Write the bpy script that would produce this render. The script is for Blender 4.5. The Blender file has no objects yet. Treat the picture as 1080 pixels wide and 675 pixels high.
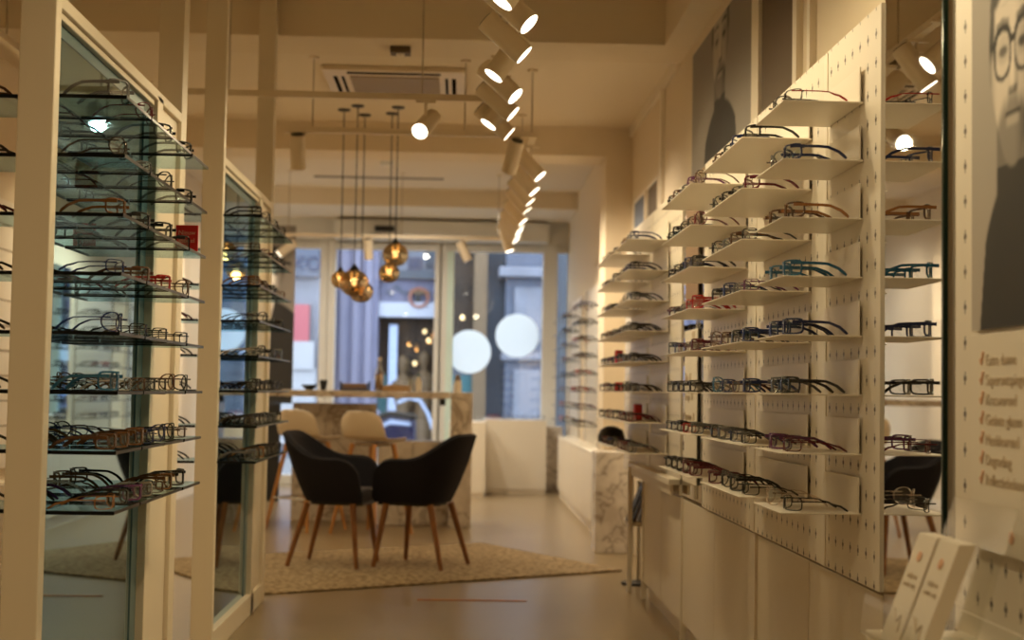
import bpy, bmesh, math, random
from mathutils import Vector, Matrix
random.seed(7)
S = bpy.context.scene
COL = S.collection
PI = math.pi

# ------------------------------------------------------------------ materials
def lin(h):
    h = h.lstrip('#'); r = []
    for i in (0, 2, 4):
        c = int(h[i:i+2], 16) / 255
        r.append(c / 12.92 if c <= .04045 else ((c + .055) / 1.055) ** 2.4)
    return (*r, 1)

def mat(name, col, rough=.5, metal=0, spec=.5, bump=0, bscale=200, var=0, vscale=6, trans=0, coat=0):
    m = bpy.data.materials.new(name); m.use_nodes = True
    nt = m.node_tree; b = nt.nodes['Principled BSDF']
    c = lin(col) if isinstance(col, str) else (*col[:3], 1)
    b.inputs['Base Color'].default_value = c
    b.inputs['Roughness'].default_value = rough
    b.inputs['Metallic'].default_value = metal
    b.inputs['Specular IOR Level'].default_value = spec
    if coat: b.inputs['Coat Weight'].default_value = coat
    tc = None
    if bump or var:
        tc = nt.nodes.new('ShaderNodeTexCoord')
    if bump:
        n = nt.nodes.new('ShaderNodeTexNoise'); n.inputs['Scale'].default_value = bscale
        bp = nt.nodes.new('ShaderNodeBump'); bp.inputs['Strength'].default_value = bump; bp.inputs['Distance'].default_value = .002
        nt.links.new(tc.outputs['Object'], n.inputs['Vector']); nt.links.new(n.outputs['Fac'], bp.inputs['Height'])
        nt.links.new(bp.outputs['Normal'], b.inputs['Normal'])
    if var:
        n = nt.nodes.new('ShaderNodeTexNoise'); n.inputs['Scale'].default_value = vscale; n.inputs['Detail'].default_value = 5
        r = nt.nodes.new('ShaderNodeValToRGB')
        r.color_ramp.elements[0].position = .3; r.color_ramp.elements[1].position = .7
        r.color_ramp.elements[0].color = (c[0]*(1-var), c[1]*(1-var), c[2]*(1-var), 1)
        r.color_ramp.elements[1].color = (min(1, c[0]*(1+var)), min(1, c[1]*(1+var)), min(1, c[2]*(1+var)), 1)
        nt.links.new(tc.outputs['Object'], n.inputs['Vector']); nt.links.new(n.outputs['Fac'], r.inputs['Fac'])
        nt.links.new(r.outputs['Color'], b.inputs['Base Color'])
    return m

def emit(name, col, strength):
    m = bpy.data.materials.new(name); m.use_nodes = True
    b = m.node_tree.nodes['Principled BSDF']
    c = (*col[:3], 1)
    b.inputs['Base Color'].default_value = c
    b.inputs['Emission Color'].default_value = c
    b.inputs['Emission Strength'].default_value = strength
    return m

def glass(name, tint=(1, 1, 1), refl=.1, rough=.02, gcol=(1, 1, 1)):
    m = bpy.data.materials.new(name); m.use_nodes = True
    nt = m.node_tree; nt.nodes.clear()
    o = nt.nodes.new('ShaderNodeOutputMaterial'); mx = nt.nodes.new('ShaderNodeMixShader')
    t = nt.nodes.new('ShaderNodeBsdfTransparent'); t.inputs['Color'].default_value = (*tint, 1)
    g = nt.nodes.new('ShaderNodeBsdfGlossy'); g.inputs['Roughness'].default_value = rough; g.inputs['Color'].default_value = (*gcol, 1)
    mx.inputs['Fac'].default_value = refl
    nt.links.new(t.outputs[0], mx.inputs[1]); nt.links.new(g.outputs[0], mx.inputs[2]); nt.links.new(mx.outputs[0], o.inputs[0])
    return m

def translucent(name, c):
    m = bpy.data.materials.new(name); m.use_nodes = True
    nt = m.node_tree; nt.nodes.clear()
    o = nt.nodes.new('ShaderNodeOutputMaterial'); mx = nt.nodes.new('ShaderNodeMixShader')
    t = nt.nodes.new('ShaderNodeBsdfTranslucent'); t.inputs['Color'].default_value = (*c, 1)
    g = nt.nodes.new('ShaderNodeBsdfDiffuse'); g.inputs['Color'].default_value = (*c, 1); mx.inputs['Fac'].default_value = .15
    nt.links.new(t.outputs[0], mx.inputs[1]); nt.links.new(g.outputs[0], mx.inputs[2]); nt.links.new(mx.outputs[0], o.inputs[0])
    return m

def wood(name, c0, c1, sx=30, sy=30, sz=2):
    m = mat(name, c0, .45); nt = m.node_tree; b = nt.nodes['Principled BSDF']
    tc = nt.nodes.new('ShaderNodeTexCoord'); mp = nt.nodes.new('ShaderNodeMapping'); mp.inputs['Scale'].default_value = (sx, sy, sz)
    n = nt.nodes.new('ShaderNodeTexNoise'); n.inputs['Scale'].default_value = 2; n.inputs['Detail'].default_value = 6; n.inputs['Distortion'].default_value = .6
    r = nt.nodes.new('ShaderNodeValToRGB'); r.color_ramp.elements[0].color = lin(c0); r.color_ramp.elements[1].color = lin(c1)
    r.color_ramp.elements[0].position = .35; r.color_ramp.elements[1].position = .65
    nt.links.new(tc.outputs['Object'], mp.inputs[0]); nt.links.new(mp.outputs[0], n.inputs['Vector']); nt.links.new(n.outputs['Fac'], r.inputs[0]); nt.links.new(r.outputs[0], b.inputs['Base Color'])
    return m

def marble():
    m = mat('marble', '#d9d0c4', .25); nt = m.node_tree; b = nt.nodes['Principled BSDF']
    tc = nt.nodes.new('ShaderNodeTexCoord')
    n0 = nt.nodes.new('ShaderNodeTexNoise'); n0.inputs['Scale'].default_value = 2.2; n0.inputs['Detail'].default_value = 8; n0.inputs['Distortion'].default_value = 2.2
    r0 = nt.nodes.new('ShaderNodeValToRGB'); e = r0.color_ramp.elements
    e[0].position = .47; e[0].color = lin('#dcd4c9'); e[1].position = .53; e[1].color = lin('#dcd4c9')
    k = e.new(.5); k.color = lin('#a89c8f')
    n1 = nt.nodes.new('ShaderNodeTexNoise'); n1.inputs['Scale'].default_value = 5; n1.inputs['Detail'].default_value = 8
    r1 = nt.nodes.new('ShaderNodeValToRGB'); r1.color_ramp.elements[0].position = .35; r1.color_ramp.elements[0].color = lin('#b9aea2'); r1.color_ramp.elements[1].position = .6; r1.color_ramp.elements[1].color = (1, 1, 1, 1)
    mx = nt.nodes.new('ShaderNodeMixRGB'); mx.blend_type = 'MULTIPLY'; mx.inputs[0].default_value = .6
    for n in (n0, n1): nt.links.new(tc.outputs['Object'], n.inputs['Vector'])
    nt.links.new(n0.outputs['Fac'], r0.inputs[0]); nt.links.new(n1.outputs['Fac'], r1.inputs[0])
    nt.links.new(r0.outputs[0], mx.inputs[1]); nt.links.new(r1.outputs[0], mx.inputs[2]); nt.links.new(mx.outputs[0], b.inputs['Base Color'])
    return m

def pegboard(y0, z0, py=.07, pz=.0705):
    """white lacquered panel punched with rows of small slotted holes"""
    m = mat('pegboard_white', '#e6dccb', .4); nt = m.node_tree; b = nt.nodes['Principled BSDF']
    g = nt.nodes.new('ShaderNodeNewGeometry'); sp = nt.nodes.new('ShaderNodeSeparateXYZ'); nt.links.new(g.outputs['Position'], sp.inputs[0])
    def M(op, a, b_=None, c=None):
        n = nt.nodes.new('ShaderNodeMath'); n.operation = op
        for i, v in enumerate((a, b_, c)):
            if v is None: continue
            if isinstance(v, (int, float)): n.inputs[i].default_value = v
            else: nt.links.new(v, n.inputs[i])
        return n.outputs[0]
    def cell(s, o, p):
        return M('MULTIPLY', M('SUBTRACT', M('FRACT', M('DIVIDE', M('SUBTRACT', s, o), p)), .5), p)
    dy = cell(sp.outputs[1], y0 - py/2, py); dz = cell(sp.outputs[2], z0 - pz/2, pz)
    e = M('ADD', M('POWER', M('DIVIDE', M('ABSOLUTE', dy), .0072), 2.0), M('POWER', M('DIVIDE', M('ABSOLUTE', dz), .0062), 2.0))
    hole = M('LESS_THAN', e, 1.0)
    slot = M('MULTIPLY', M('LESS_THAN', M('ABSOLUTE', dy), .0022), M('LESS_THAN', M('ABSOLUTE', dz), .0135))
    k = M('MAXIMUM', hole, slot)
    mx = nt.nodes.new('ShaderNodeMixRGB'); nt.links.new(k, mx.inputs[0]); mx.inputs[1].default_value = lin('#e6dccb'); mx.inputs[2].default_value = lin('#3b2c1a')
    nt.links.new(mx.outputs[0], b.inputs['Base Color'])
    return m

def vcol(name, rough=.6):
    m = mat(name, (1, 1, 1), rough); nt = m.node_tree
    a = nt.nodes.new('ShaderNodeAttribute'); a.attribute_name = 'Col'
    nt.links.new(a.outputs['Color'], nt.nodes['Principled BSDF'].inputs['Base Color'])
    return m

def floor_mat():
    m = mat('floor_resin', '#a58f75', .3); nt = m.node_tree; b = nt.nodes['Principled BSDF']
    tc = nt.nodes.new('ShaderNodeTexCoord'); mp = nt.nodes.new('ShaderNodeMapping'); mp.inputs['Scale'].default_value = (.6, 3.5, 1)
    n = nt.nodes.new('ShaderNodeTexNoise'); n.inputs['Scale'].default_value = 1.6; n.inputs['Detail'].default_value = 7
    r = nt.nodes.new('ShaderNodeValToRGB'); r.color_ramp.elements[0].position = .3; r.color_ramp.elements[1].position = .72
    r.color_ramp.elements[0].color = lin('#857254'); r.color_ramp.elements[1].color = lin('#8d7a5c')
    rr = nt.nodes.new('ShaderNodeMapRange'); rr.inputs['To Min'].default_value = .27; rr.inputs['To Max'].default_value = .31
    nt.links.new(tc.outputs['Object'], mp.inputs[0]); nt.links.new(mp.outputs[0], n.inputs['Vector']); nt.links.new(n.outputs['Fac'], r.inputs[0]); nt.links.new(r.outputs[0], b.inputs['Base Color'])
    nt.links.new(n.outputs['Fac'], rr.inputs['Value']); nt.links.new(rr.outputs[0], b.inputs['Roughness'])
    return m

def rug_mat():
    m = mat('rug_wool', '#a08c6e', .95, spec=.1); nt = m.node_tree; b = nt.nodes['Principled BSDF']
    tc = nt.nodes.new('ShaderNodeTexCoord')
    v = nt.nodes.new('ShaderNodeTexVoronoi'); v.inputs['Scale'].default_value = 28
    r = nt.nodes.new('ShaderNodeValToRGB'); r.color_ramp.elements[0].color = lin('#b9a485'); r.color_ramp.elements[1].color = lin('#7d6a50')
    r.color_ramp.elements[1].position = .75
    bp = nt.nodes.new('ShaderNodeBump'); bp.inputs['Strength'].default_value = .8; bp.inputs['Distance'].default_value = .008; bp.invert = True
    nt.links.new(tc.outputs['Object'], v.inputs['Vector']); nt.links.new(v.outputs['Distance'], r.inputs[0]); nt.links.new(r.outputs[0], b.inputs['Base Color'])
    nt.links.new(v.outputs['Distance'], bp.inputs['Height']); nt.links.new(bp.outputs[0], b.inputs['Normal'])
    return m

M = {
 'wall': mat('wall_paint', '#dccdb4', .7, spec=.3), 'ceil': mat('ceiling_paint', '#e0d3bd', .8, spec=.2),
 'white': mat('white_lacquer', '#e6dccb', .4), 'post': mat('cream_lacquer', '#dccfb8', .45),
 'shelf': mat('white_steel', '#e9e0d0', .38), 'cab': mat('cabinet_white', '#dfd3bf', .4),
 'floor': floor_mat(), 'rug': rug_mat(), 'marble': marble(),
 'peg': pegboard(3.40, 2.0), 'peg_near': pegboard(2.786, 2.0),
 'mirror': mat('mirror_silver', (.80, .80, .78), .015, 1), 'bluemirror': mat('blue_tinted_mirror', (.25, .50, .70), .02, 1),
 'bevel': mat('mirror_bevel', (.16, .25, .27), .3, .4), 'greenglass': mat('green_glass_edge', '#0d2a20', .2),
 'shelfglass': glass('shelf_glass', (.66, .79, .83), .13), 'glassedge': mat('dark_glass_edge', '#050809', .3, spec=.2),
 'lens': glass('demo_lens', (.93, .94, .94), .1), 'pane': glass('window_glass', (.93, .96, .97), .06), 'acryl': glass('clear_acrylic', (.95, .95, .93), .12),
 'smoke': glass('smoked_glass', (.50, .36, .20), .25, .03, (1, .9, .7)),
 'black': mat('black_metal', '#0b0b0b', .4), 'dark': mat('dark_plastic', '#15130f', .5),
 'chrome': mat('chrome', '#c9c5bd', .2, 1), 'spot': mat('spot_white', '#dbcbb0', .45),
 'lamp': emit('lamp_glow', (1, .88, .68), 6), 'bulb': emit('bulb_glow', (1, .80, .50), 4),
 'fabric': mat('charcoal_fabric', '#232228', .9, spec=.2, bump=.6, bscale=600), 'fabric2': mat('seat_fabric', '#4a4648', .9, spec=.2, bump=.6, bscale=600),
 'walnut': wood('walnut_leg', '#75481f', '#925e30'), 'oak': wood('oak_leg', '#a86f37', '#c08a4c'), 'shell': mat('stool_shell', '#d6c6ae', .45),
 'frame': mat('window_frame_white', '#d8d6d0', .45), 'board': mat('brown_board', '#5b4a34', .6),
 'grille': mat('grille_grey', '#8f7d66', .6), 'emblem': mat('emblem_brown', '#7d4a34', .6), 'vent': mat('vent_grey', '#75685a', .8), 'slot': mat('slot_black', '#0a0806', 1, spec=0), 'brass': mat('strip_orange', '#c07a45', .4),
 'paper': mat('paper_white', '#e8dfd0', .6), 'papertxt': mat('print_grey', '#c4b299', .7), 'orange': mat('print_orange', '#dfb08e', .6), 'redp': mat('red_plastic', '#c81e14', .5),
 'sticker': translucent('frosted_sticker', (.95, .97, .96)),
 'stone': mat('facade_stone', '#666b78', .85, var=.15, vscale=3), 'stone_d': mat('facade_dark', '#434b56', .85, var=.2, vscale=2),
 'lav': mat('lavender_plaster', '#63657c', .85, var=.12, vscale=2), 'lav2': mat('lavender_column', '#737489', .85), 'lavd': mat('blue_grey_plaster', '#474f60', .8, var=.15),
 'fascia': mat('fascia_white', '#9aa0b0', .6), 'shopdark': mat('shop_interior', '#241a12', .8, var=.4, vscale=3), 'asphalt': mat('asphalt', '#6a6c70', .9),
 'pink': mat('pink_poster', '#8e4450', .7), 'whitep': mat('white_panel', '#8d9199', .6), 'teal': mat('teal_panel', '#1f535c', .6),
 'palegreen': mat('pale_green_frame', '#cfe3dc', .4), 'skin': mat('mannequin', '#8a6f56', .6), 'warmglow': emit('lamp_or_glint', (1, .72, .35), 2),
 'navy': mat('navy_paint', '#141c3e', .3), 'bluewhite': mat('pale_blue_paint', '#9fb0d0', .35), 'rubber': mat('rubber', '#161616', .8),
 'bottle': glass('bottle_glass', (.85, .88, .86), .15), 'wine': mat('amber_drink', '#9a6a36', .3), 'crate': wood('crate_wood', '#9b7a50', '#b8966a', 2, 20, 20),
 'green': mat('green_sign', '#3f7f58', .5), 'print': vcol('printed_photo'),
}

# ------------------------------------------------------------------ geometry
class MB:
    def __init__(s): s.v = []; s.f = []; s.m = []; s.c = None
    def add(s, vs, fs, mi=0):
        b = len(s.v); s.v += [tuple(p) for p in vs]
        for f in fs: s.f.append(tuple(b + i for i in f)); s.m.append(mi)
    def box(s, a, b, mi=0):
        x0, y0, z0 = (min(a[i], b[i]) for i in range(3)); x1, y1, z1 = (max(a[i], b[i]) for i in range(3))
        s.add([(x0,y0,z0),(x1,y0,z0),(x1,y1,z0),(x0,y1,z0),(x0,y0,z1),(x1,y0,z1),(x1,y1,z1),(x0,y1,z1)],
              [(0,3,2,1),(4,5,6,7),(0,1,5,4),(1,2,6,5),(2,3,7,6),(3,0,4,7)], mi); return s
    def tube(s, p0, p1, r0, r1=None, n=16, mi=0, cap=True):
        r1 = r0 if r1 is None else r1
        p0, p1 = Vector(p0), Vector(p1); d = (p1 - p0).normalized()
        a = d.orthogonal().normalized(); b = d.cross(a)
        vs = [p + r * (math.cos(2*PI*i/n) * a + math.sin(2*PI*i/n) * b) for p, r in ((p0, r0), (p1, r1)) for i in range(n)]
        fs = [(i, (i+1) % n, n + (i+1) % n, n + i) for i in range(n)]
        if cap: fs += [tuple(range(n-1, -1, -1)), tuple(range(n, 2*n))]
        s.add(vs, fs, mi); return s
    def sweep(s, pts, w, h=None, closed=False, up=(0, 0, 1), mi=0):
        """rectangular section w (sideways) x h (along up) along pts"""
        pts = [Vector(p) for p in pts]; n = len(pts); vs = []
        ws = w if isinstance(w, (list, tuple)) else [w]*n; hs = h if isinstance(h, (list, tuple)) else [h or w]*n
        for i, p in enumerate(pts):
            a = pts[(i-1) % n] if (closed or i > 0) else p; b = pts[(i+1) % n] if (closed or i < n-1) else p
            t = (b - a).normalized(); sd = t.cross(Vector(up)); sd = sd.normalized() if sd.length > 1e-6 else Vector((1, 0, 0)); u = sd.cross(t).normalized()
            for sx, sy in ((-1,-1),(1,-1),(1,1),(-1,1)): vs.append(p + sd*sx*ws[i]/2 + u*sy*hs[i]/2)
        fs = []
        for i in range(n if closed else n-1):
            j = (i+1) % n
            for k in range(4): fs.append((4*i+k, 4*i+(k+1) % 4, 4*j+(k+1) % 4, 4*j+k))
        if not closed: fs += [(3, 2, 1, 0), tuple(4*(n-1)+k for k in range(4))]
        s.add(vs, fs, mi); return s
    def lathe(s, prof, c=(0, 0, 0), n=24, mi=0):
        vs = []; c = Vector(c); k = len(prof)
        for i in range(n):
            a = 2*PI*i/n
            for r, z in prof: vs.append(c + Vector((r*math.cos(a), r*math.sin(a), z)))
        fs = [(i*k+j, ((i+1) % n)*k+j, ((i+1) % n)*k+j+1, i*k+j+1) for i in range(n) for j in range(k-1)]
        s.add(vs, fs, mi); return s
    def prism(s, poly, axis, a, b, mi=0):
        """2-D outline extruded along axis from a to b (outline in the other two axes, in order)"""
        n = len(poly)
        def P(p, t):
            q = list(p); q.insert(axis, t); return q
        s.add([P(p, a) for p in poly] + [P(p, b) for p in poly],
              [tuple(range(n-1, -1, -1)), tuple(range(n, 2*n))] + [(i, (i+1) % n, n+(i+1) % n, n+i) for i in range(n)], mi); return s
    def grid(s, rows, mi=0, closed_u=False):
        nu = len(rows[0]); vs = [p for r in rows for p in r]; fs = []
        for i in range(len(rows)-1):
            for j in range(nu if closed_u else nu-1):
                k = (j+1) % nu; fs.append((i*nu+j, i*nu+k, (i+1)*nu+k, (i+1)*nu+j))
        s.add(vs, fs, mi); return s
    def mesh(s, name, mats, smooth=False):
        me = bpy.data.meshes.new(name); me.from_pydata(s.v, [], s.f)
        mats = mats if isinstance(mats, (list, tuple)) else [mats]
        for m in mats: me.materials.append(m)
        for p, mi in zip(me.polygons, s.m): p.material_index = mi; p.use_smooth = smooth
        bm = bmesh.new(); bm.from_mesh(me); bmesh.ops.recalc_face_normals(bm, faces=bm.faces); bm.to_mesh(me); bm.free()
        if smooth:
            try: me.set_sharp_from_angle(angle=math.radians(42))
            except Exception: pass
        me.update(); return me
    def build(s, name, mats, parent=None, smooth=False, bevel=0, loc=None, rotz=0, sub=0):
        return link(name, s.mesh(name, mats, smooth), parent, bevel, loc, rotz, sub)

def link(name, me, parent=None, bevel=0, loc=None, rotz=0, sub=0):
    o = bpy.data.objects.new(name, me); COL.objects.link(o)
    if parent: o.parent = parent
    if loc: o.location = loc
    if rotz: o.rotation_euler.z = rotz
    if bevel:
        b = o.modifiers.new('edge', 'BEVEL'); b.width = bevel; b.segments = 2; b.limit_method = 'ANGLE'; b.angle_limit = math.radians(40)
    if sub:
        q = o.modifiers.new('smooth', 'SUBSURF'); q.levels = sub; q.render_levels = sub
    return o
def tag(o, label, cat, group=None, kind=None):
    if label: o['label'] = label
    if cat: o['category'] = cat
    if group: o['group'] = group
    if kind: o['kind'] = kind
    return o
def thing(name, label, cat, loc=(0, 0, 0), rotz=0, group=None):
    o = bpy.data.objects.new(name, None); COL.objects.link(o); o.location = loc; o.rotation_euler = (0, 0, rotz); o.empty_display_size = .1
    return tag(o, label, cat, group)
def struct(name, mb, m, label=None, **k):
    o = mb.build(name, m, **k); o['kind'] = 'structure'
    if label: o['label'] = label
    return o
def B(a, b): return MB().box(a, b)
def local(o, *p): return Vector(p) - o.location
def text_mesh(name, body, size, m, parent, origin, xdir, ydir, depth=.0006, align='LEFT'):
    cu = bpy.data.curves.new(name, 'FONT'); cu.body = body; cu.size = size; cu.extrude = depth; cu.align_x = align; cu.resolution_u = 3
    t = bpy.data.objects.new(name, cu); COL.objects.link(t)
    dg = bpy.context.evaluated_depsgraph_get(); me = bpy.data.meshes.new_from_object(t.evaluated_get(dg)); bpy.data.objects.remove(t); bpy.data.curves.remove(cu)
    me.materials.clear(); me.materials.append(m); me.name = name
    X, Y = Vector(xdir).normalized(), Vector(ydir).normalized(); Z = X.cross(Y)
    R = Matrix((X, Y, Z)).transposed().to_4x4(); R.translation = Vector(origin); me.transform(R)
    return link(name, me, parent)
ORD = ['top', 'second', 'third', 'fourth', 'fifth', 'sixth', 'seventh', 'bottom']
NTH = ['first', 'second', 'third', 'fourth', 'fifth', 'sixth']

# ------------------------------------------------------------------ the room
XR, XL = 1.22, -2.75
YF, YB, YH0, YH1 = 16.3, -1.6, 10.2, 10.6       # shop window, wall behind the camera, header over the opening
struct('floor', B((XL-.15, YB, -.15), (XR+.15, YF+.1, 0)), M['floor'])
struct('wall_right', B((XR, YB, 0), (XR+.15, YF+.1, 3.6)), M['wall'])
struct('wall_left', B((XL-.15, YB, 0), (XL, YF+.1, 3.6)), M['wall'])
struct('wall_rear', B((XL-.15, YB-.15, 0), (XR+.15, YB, 3.6)), M['wall'])
struct('ceiling_front', B((XL, YB, 3.45), (XR, 7.54, 3.6)), M['ceil'])
struct('ceiling_middle', B((XL, 7.96, 3.03), (XR, YH0, 3.2)), M['ceil'])
struct('ceiling_rear', B((XL, YH1, 3.23), (XR, YF+.1, 3.4)), M['ceil'])
struct('trim_1', B((XL, 7.54, 2.985), (XR, 7.96, 3.6)), M['wall'], 'deep ceiling beam crossing the shop', bevel=.004)
struct('trim_2', B((1.07, YB, 2.985), (XR, 7.54, 3.45)), M['wall'], 'soffit above the pegboard wall')
struct('wall_header', MB().box((XL, YH0, 2.82), (XR, YH1, 3.3)).box((1.03, YH0, 0), (XR, YH1, 2.82)), M['wall'], 'header wall over the opening to the window area')
struct('trim_3', B((XL, 15.04, 3.05), (XR, YF, 3.24)), M['ceil'], 'dropped ceiling edge before the shop window')
struct('trim_4', B((1.195, 7.96, 2.965), (1.22, YH0, 3.03)), M['white'], 'pale crown trim along the upper wall')
struct('trim_5', B((1.17, YB, 2.065), (1.22, 5.1, 2.09)), M['white'], 'thin trim above the pegboards')
for i, (y0, y1) in enumerate(((5.72, 5.86), (5.06, 5.12), (4.86, 4.9), (8.55, 8.62))):
    struct('trim_%d' % (6+i), B((1.195, y0, 2.0), (1.22, y1, 2.984)), M['white'], 'upright batten on the upper wall')
struct('baseboard_right', B((1.20, YH1, 0), (1.22, YF, .1)), M['white'])
struct('baseboard_left', B((XL, YB, 0), (XL+.02, YF, .1)), M['white'])
struct('wall_front', MB().box((XL, YF, 2.78), (XR, YF+.1, 3.3)).box((XL, YF, 0), (-2.35, YF+.1, 2.8)), M['frame'], 'white wall band above the shop window')
ws = [(-2.35, -1.62), (-1.44, -.31), (-.17, .93), (1.10, 1.22)]
for n, (a, b) in enumerate(ws):
    w = B((a, YF+.03, .12), (b, YF+.042, 2.78)); o = struct('window_%d' % (n+1), w, M['pane'])
    fr = MB().box((a-.02, YF, 0), (b+.02, YF+.08, .12)).box((a-.02, YF, 2.70), (b+.02, YF+.08, 2.80)).box((a-.09, YF-.02, 0), (a, YF+.09, 2.8))
    fr.box((b, YF-.02, 0), (b+.085, YF+.09, 2.8))
    fr.build('window_frame', M['frame'], o, bevel=.006)
MB().box((-.17, YF-.02, .12), (-.09, YF+.02, 2.7)).build('door_rail', M['palegreen'], bpy.data.objects['window_3'])

# frosted discs stuck on the shop window
for x, z, s in ((.10, 1.55, 'lower'), (.646, 1.745, 'higher')):
    d = MB().tube((x, YF+.018, z), (x, YF+.026, z), .25, n=48)
    tag(d.build('window_sticker', M['sticker']), 'round white sticker on the shop window, %s of the pair' % s, 'sticker', 'white discs on the shop window')

# floor strip
tag(B((-.205, 7.59, .0005), (.375, 7.615, .004)).build('floor_strip', M['brass']), 'thin orange strip stuck across the bare floor before the rug', 'strip')

# ------------------------------------------------------------------ outside the window
struct('street_ground', B((-30, YF+.1, -.3), (30, 40, -.02)), M['asphalt'], 'grey street outside the window')
bl = thing('street_building', 'lavender shop building across the street with a white sign band', 'building', (-1, 24, 0))
def P(o, name, a, b, m, bevel=0, label=None):
    q = MB().box(local(o, *a), local(o, *b)).build(name, m, o, bevel=bevel)
    if label: q['label'] = label
    return q
P(bl, 'wall', (-9, 24.5, -.02), (-.30, 26, 9), M['lavd'])
for x0, x1 in ((-2.15, -1.40), (-3.55, -3.2)):
    pl = P(bl, 'pilaster', (x0, 24.0, -.02), (x1, 24.5, 9), M['lav'], .02)
    for k in range(3):
        w = (x1-x0)/3.6; xx = x0+.1+k*(x1-x0-.2-w*.6)/2
        P(pl, 'flute', (xx-x0+0 + x0, 23.95, .8), (xx+w*.6, 24.0, 9), M['lav2'], .02).location = -bl.location
P(bl, 'pilaster_base', (-2.22, 23.85, -.02), (-1.33, 24.0, .75), M['lav2'], .03)
P(bl, 'sign_board', (-1.40, 24.2, 2.58), (-.35, 24.5, 2.97), M['lav'])
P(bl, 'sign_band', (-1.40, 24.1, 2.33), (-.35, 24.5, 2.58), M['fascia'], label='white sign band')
P(bl, 'ledge', (-1.40, 24.05, 2.98), (-.32, 24.5, 3.12), M['stone_d'])
P(bl, 'upper_wall', (-1.40, 24.3, 3.12), (-.30, 24.5, 9), M['stone'])
P(bl, 'window', (-.92, 24.26, 3.14), (-.70, 24.31, 3.36), M['navy'])
P(bl, 'window', (-.62, 24.26, 3.2), (-.40, 24.31, 3.62), M['stone_d'])
P(bl, 'shop_opening', (-1.40, 24.45, .1), (-.32, 24.52, 2.33), M['shopdark'], label='dark shop window opening')
P(bl, 'door_post', (-1.22, 24.25, .1), (-1.08, 24.45, 2.2), M['bluewhite'])
P(bl, 'low_panel', (-1.42, 24.3, .1), (-1.25, 24.45, 1.35), M['teal'])
rg = MB(); rg.sweep([(.155*math.cos(a), 0, .155*math.sin(a)) for a in [i*2*PI/32 for i in range(32)]], .04, .03, True, (0, 1, 0))
q = rg.build('sign_emblem', M['emblem'], bl); q.location = local(bl, -.72, 24.08, 2.66); q['label'] = 'round orange emblem on the sign'
cp = MB().prism([(.19*math.cos(a), .11*math.sin(a)) for a in [i*PI/16 for i in range(17)]], 1, 0, .04); q2 = cp.build('emblem_cap', M['board'], bl); q2.location = local(bl, -.72, 24.10, 2.72)
q3 = B((-.035, 0, 0), (.035, .04, .11)).build('emblem_mark', M['dark'], bl); q3.location = local(bl, -.74, 24.1, 2.59)
for k, (x, z) in enumerate(((-1.22, 2.75), (-1.1, 2.83), (-1.0, 2.76), (-.42, 2.72))):
    lf = MB().prism([(.07*math.cos(a), .035*math.sin(a)+.02*math.cos(3*a)) for a in [i*2*PI/12 for i in range(12)]], 1, 0, .02); lq = lf.build('sign_leaf', M['lavd'], bl); lq.location = local(bl, x, 24.17, z)
for x, z in ((-.55, 1.95), (-.78, 1.55), (-.62, 2.1), (-1.0, 1.45)):
    MB().lathe([(0, -.04), (.03, -.03), (.035, .01), (.015, .04), (0, .04)], local(bl, x, 24.40, z)).build('lamp_or_glint', M['warmglow'], bl, True)
for x, h in ((-.62, 1.66), (-.98, 1.58)):
    mq = MB().lathe([(0, .1), (.18, .12), (.16, .5), (.12, .8), (.2, 1.1), (.21, 1.3), (.06, 1.42), (.055, 1.5), (.1, 1.58), (.095, 1.7), (.03, 1.76), (0, 1.76)], local(bl, x, 24.36, h-1.66)); mq.build('mannequin', M['board'], bl, True)
bl2 = thing('street_building', 'pale grey building with dark letters over a pink poster', 'building', (-3, 23, 0))
P(bl2, 'wall', (-9, 23.2, -.02), (-2.3, 23.8, 9), M['stone'])
P(bl2, 'sign_board', (-3.4, 23.05, 2.9), (-2.32, 23.2, 3.35), M['lavd'])
text_mesh('lettering', 'M.XO', .34, M['navy'], bl2, local(bl2, -3.12, 23.04, 3.0), (1, 0, 0), (0, 0, 1), .01)
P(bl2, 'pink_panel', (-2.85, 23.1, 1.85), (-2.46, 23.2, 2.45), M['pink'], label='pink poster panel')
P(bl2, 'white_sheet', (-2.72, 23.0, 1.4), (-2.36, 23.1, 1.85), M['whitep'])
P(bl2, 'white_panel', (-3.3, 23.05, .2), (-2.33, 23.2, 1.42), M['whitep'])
P(bl2, 'wooden_post', (-2.25, 23.3, .5), (-2.17, 23.4, 3.4), M['skin'])
bl3 = thing('street_building', 'dark stone building with panelled column behind the white discs', 'building', (1, 23, 0))
P(bl3, 'wall', (-.30, 23.6, -.02), (9, 25, 9), M['stone_d'])
P(bl3, 'window', (-.2, 23.5, 1.9), (.35, 23.62, 3.6), M['shopdark'])
P(bl3, 'drain_pipe', (.2, 23.3, 0), (.42, 23.6, 9), M['board'])
cl = P(bl3, 'column', (.72, 23.1, -.02), (1.45, 23.6, 2.95), M['lavd'], .02)
P(cl, 'column_panel', (.86, 23.04, 1.9), (1.3, 23.1, 2.8), M['stone'], .02).location = -bl3.location
P(cl, 'column_panel', (.86, 23.04, .6), (1.3, 23.1, 1.45), M['stone'], .02).location = -bl3.location
P(bl3, 'cornice', (.6, 22.9, 2.95), (1.55, 23.6, 3.12), M['stone'], .03)
P(bl3, 'cornice', (.66, 23.0, 1.6), (1.5, 23.6, 1.72), M['stone'], .03)
P(bl3, 'upper_column', (.72, 23.1, 3.12), (1.45, 23.6, 9), M['lavd'], .02)
P(bl3, 'teal_panel', (-.25, 23.45, .2), (.35, 23.6, 1.35), M['teal'])
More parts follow.
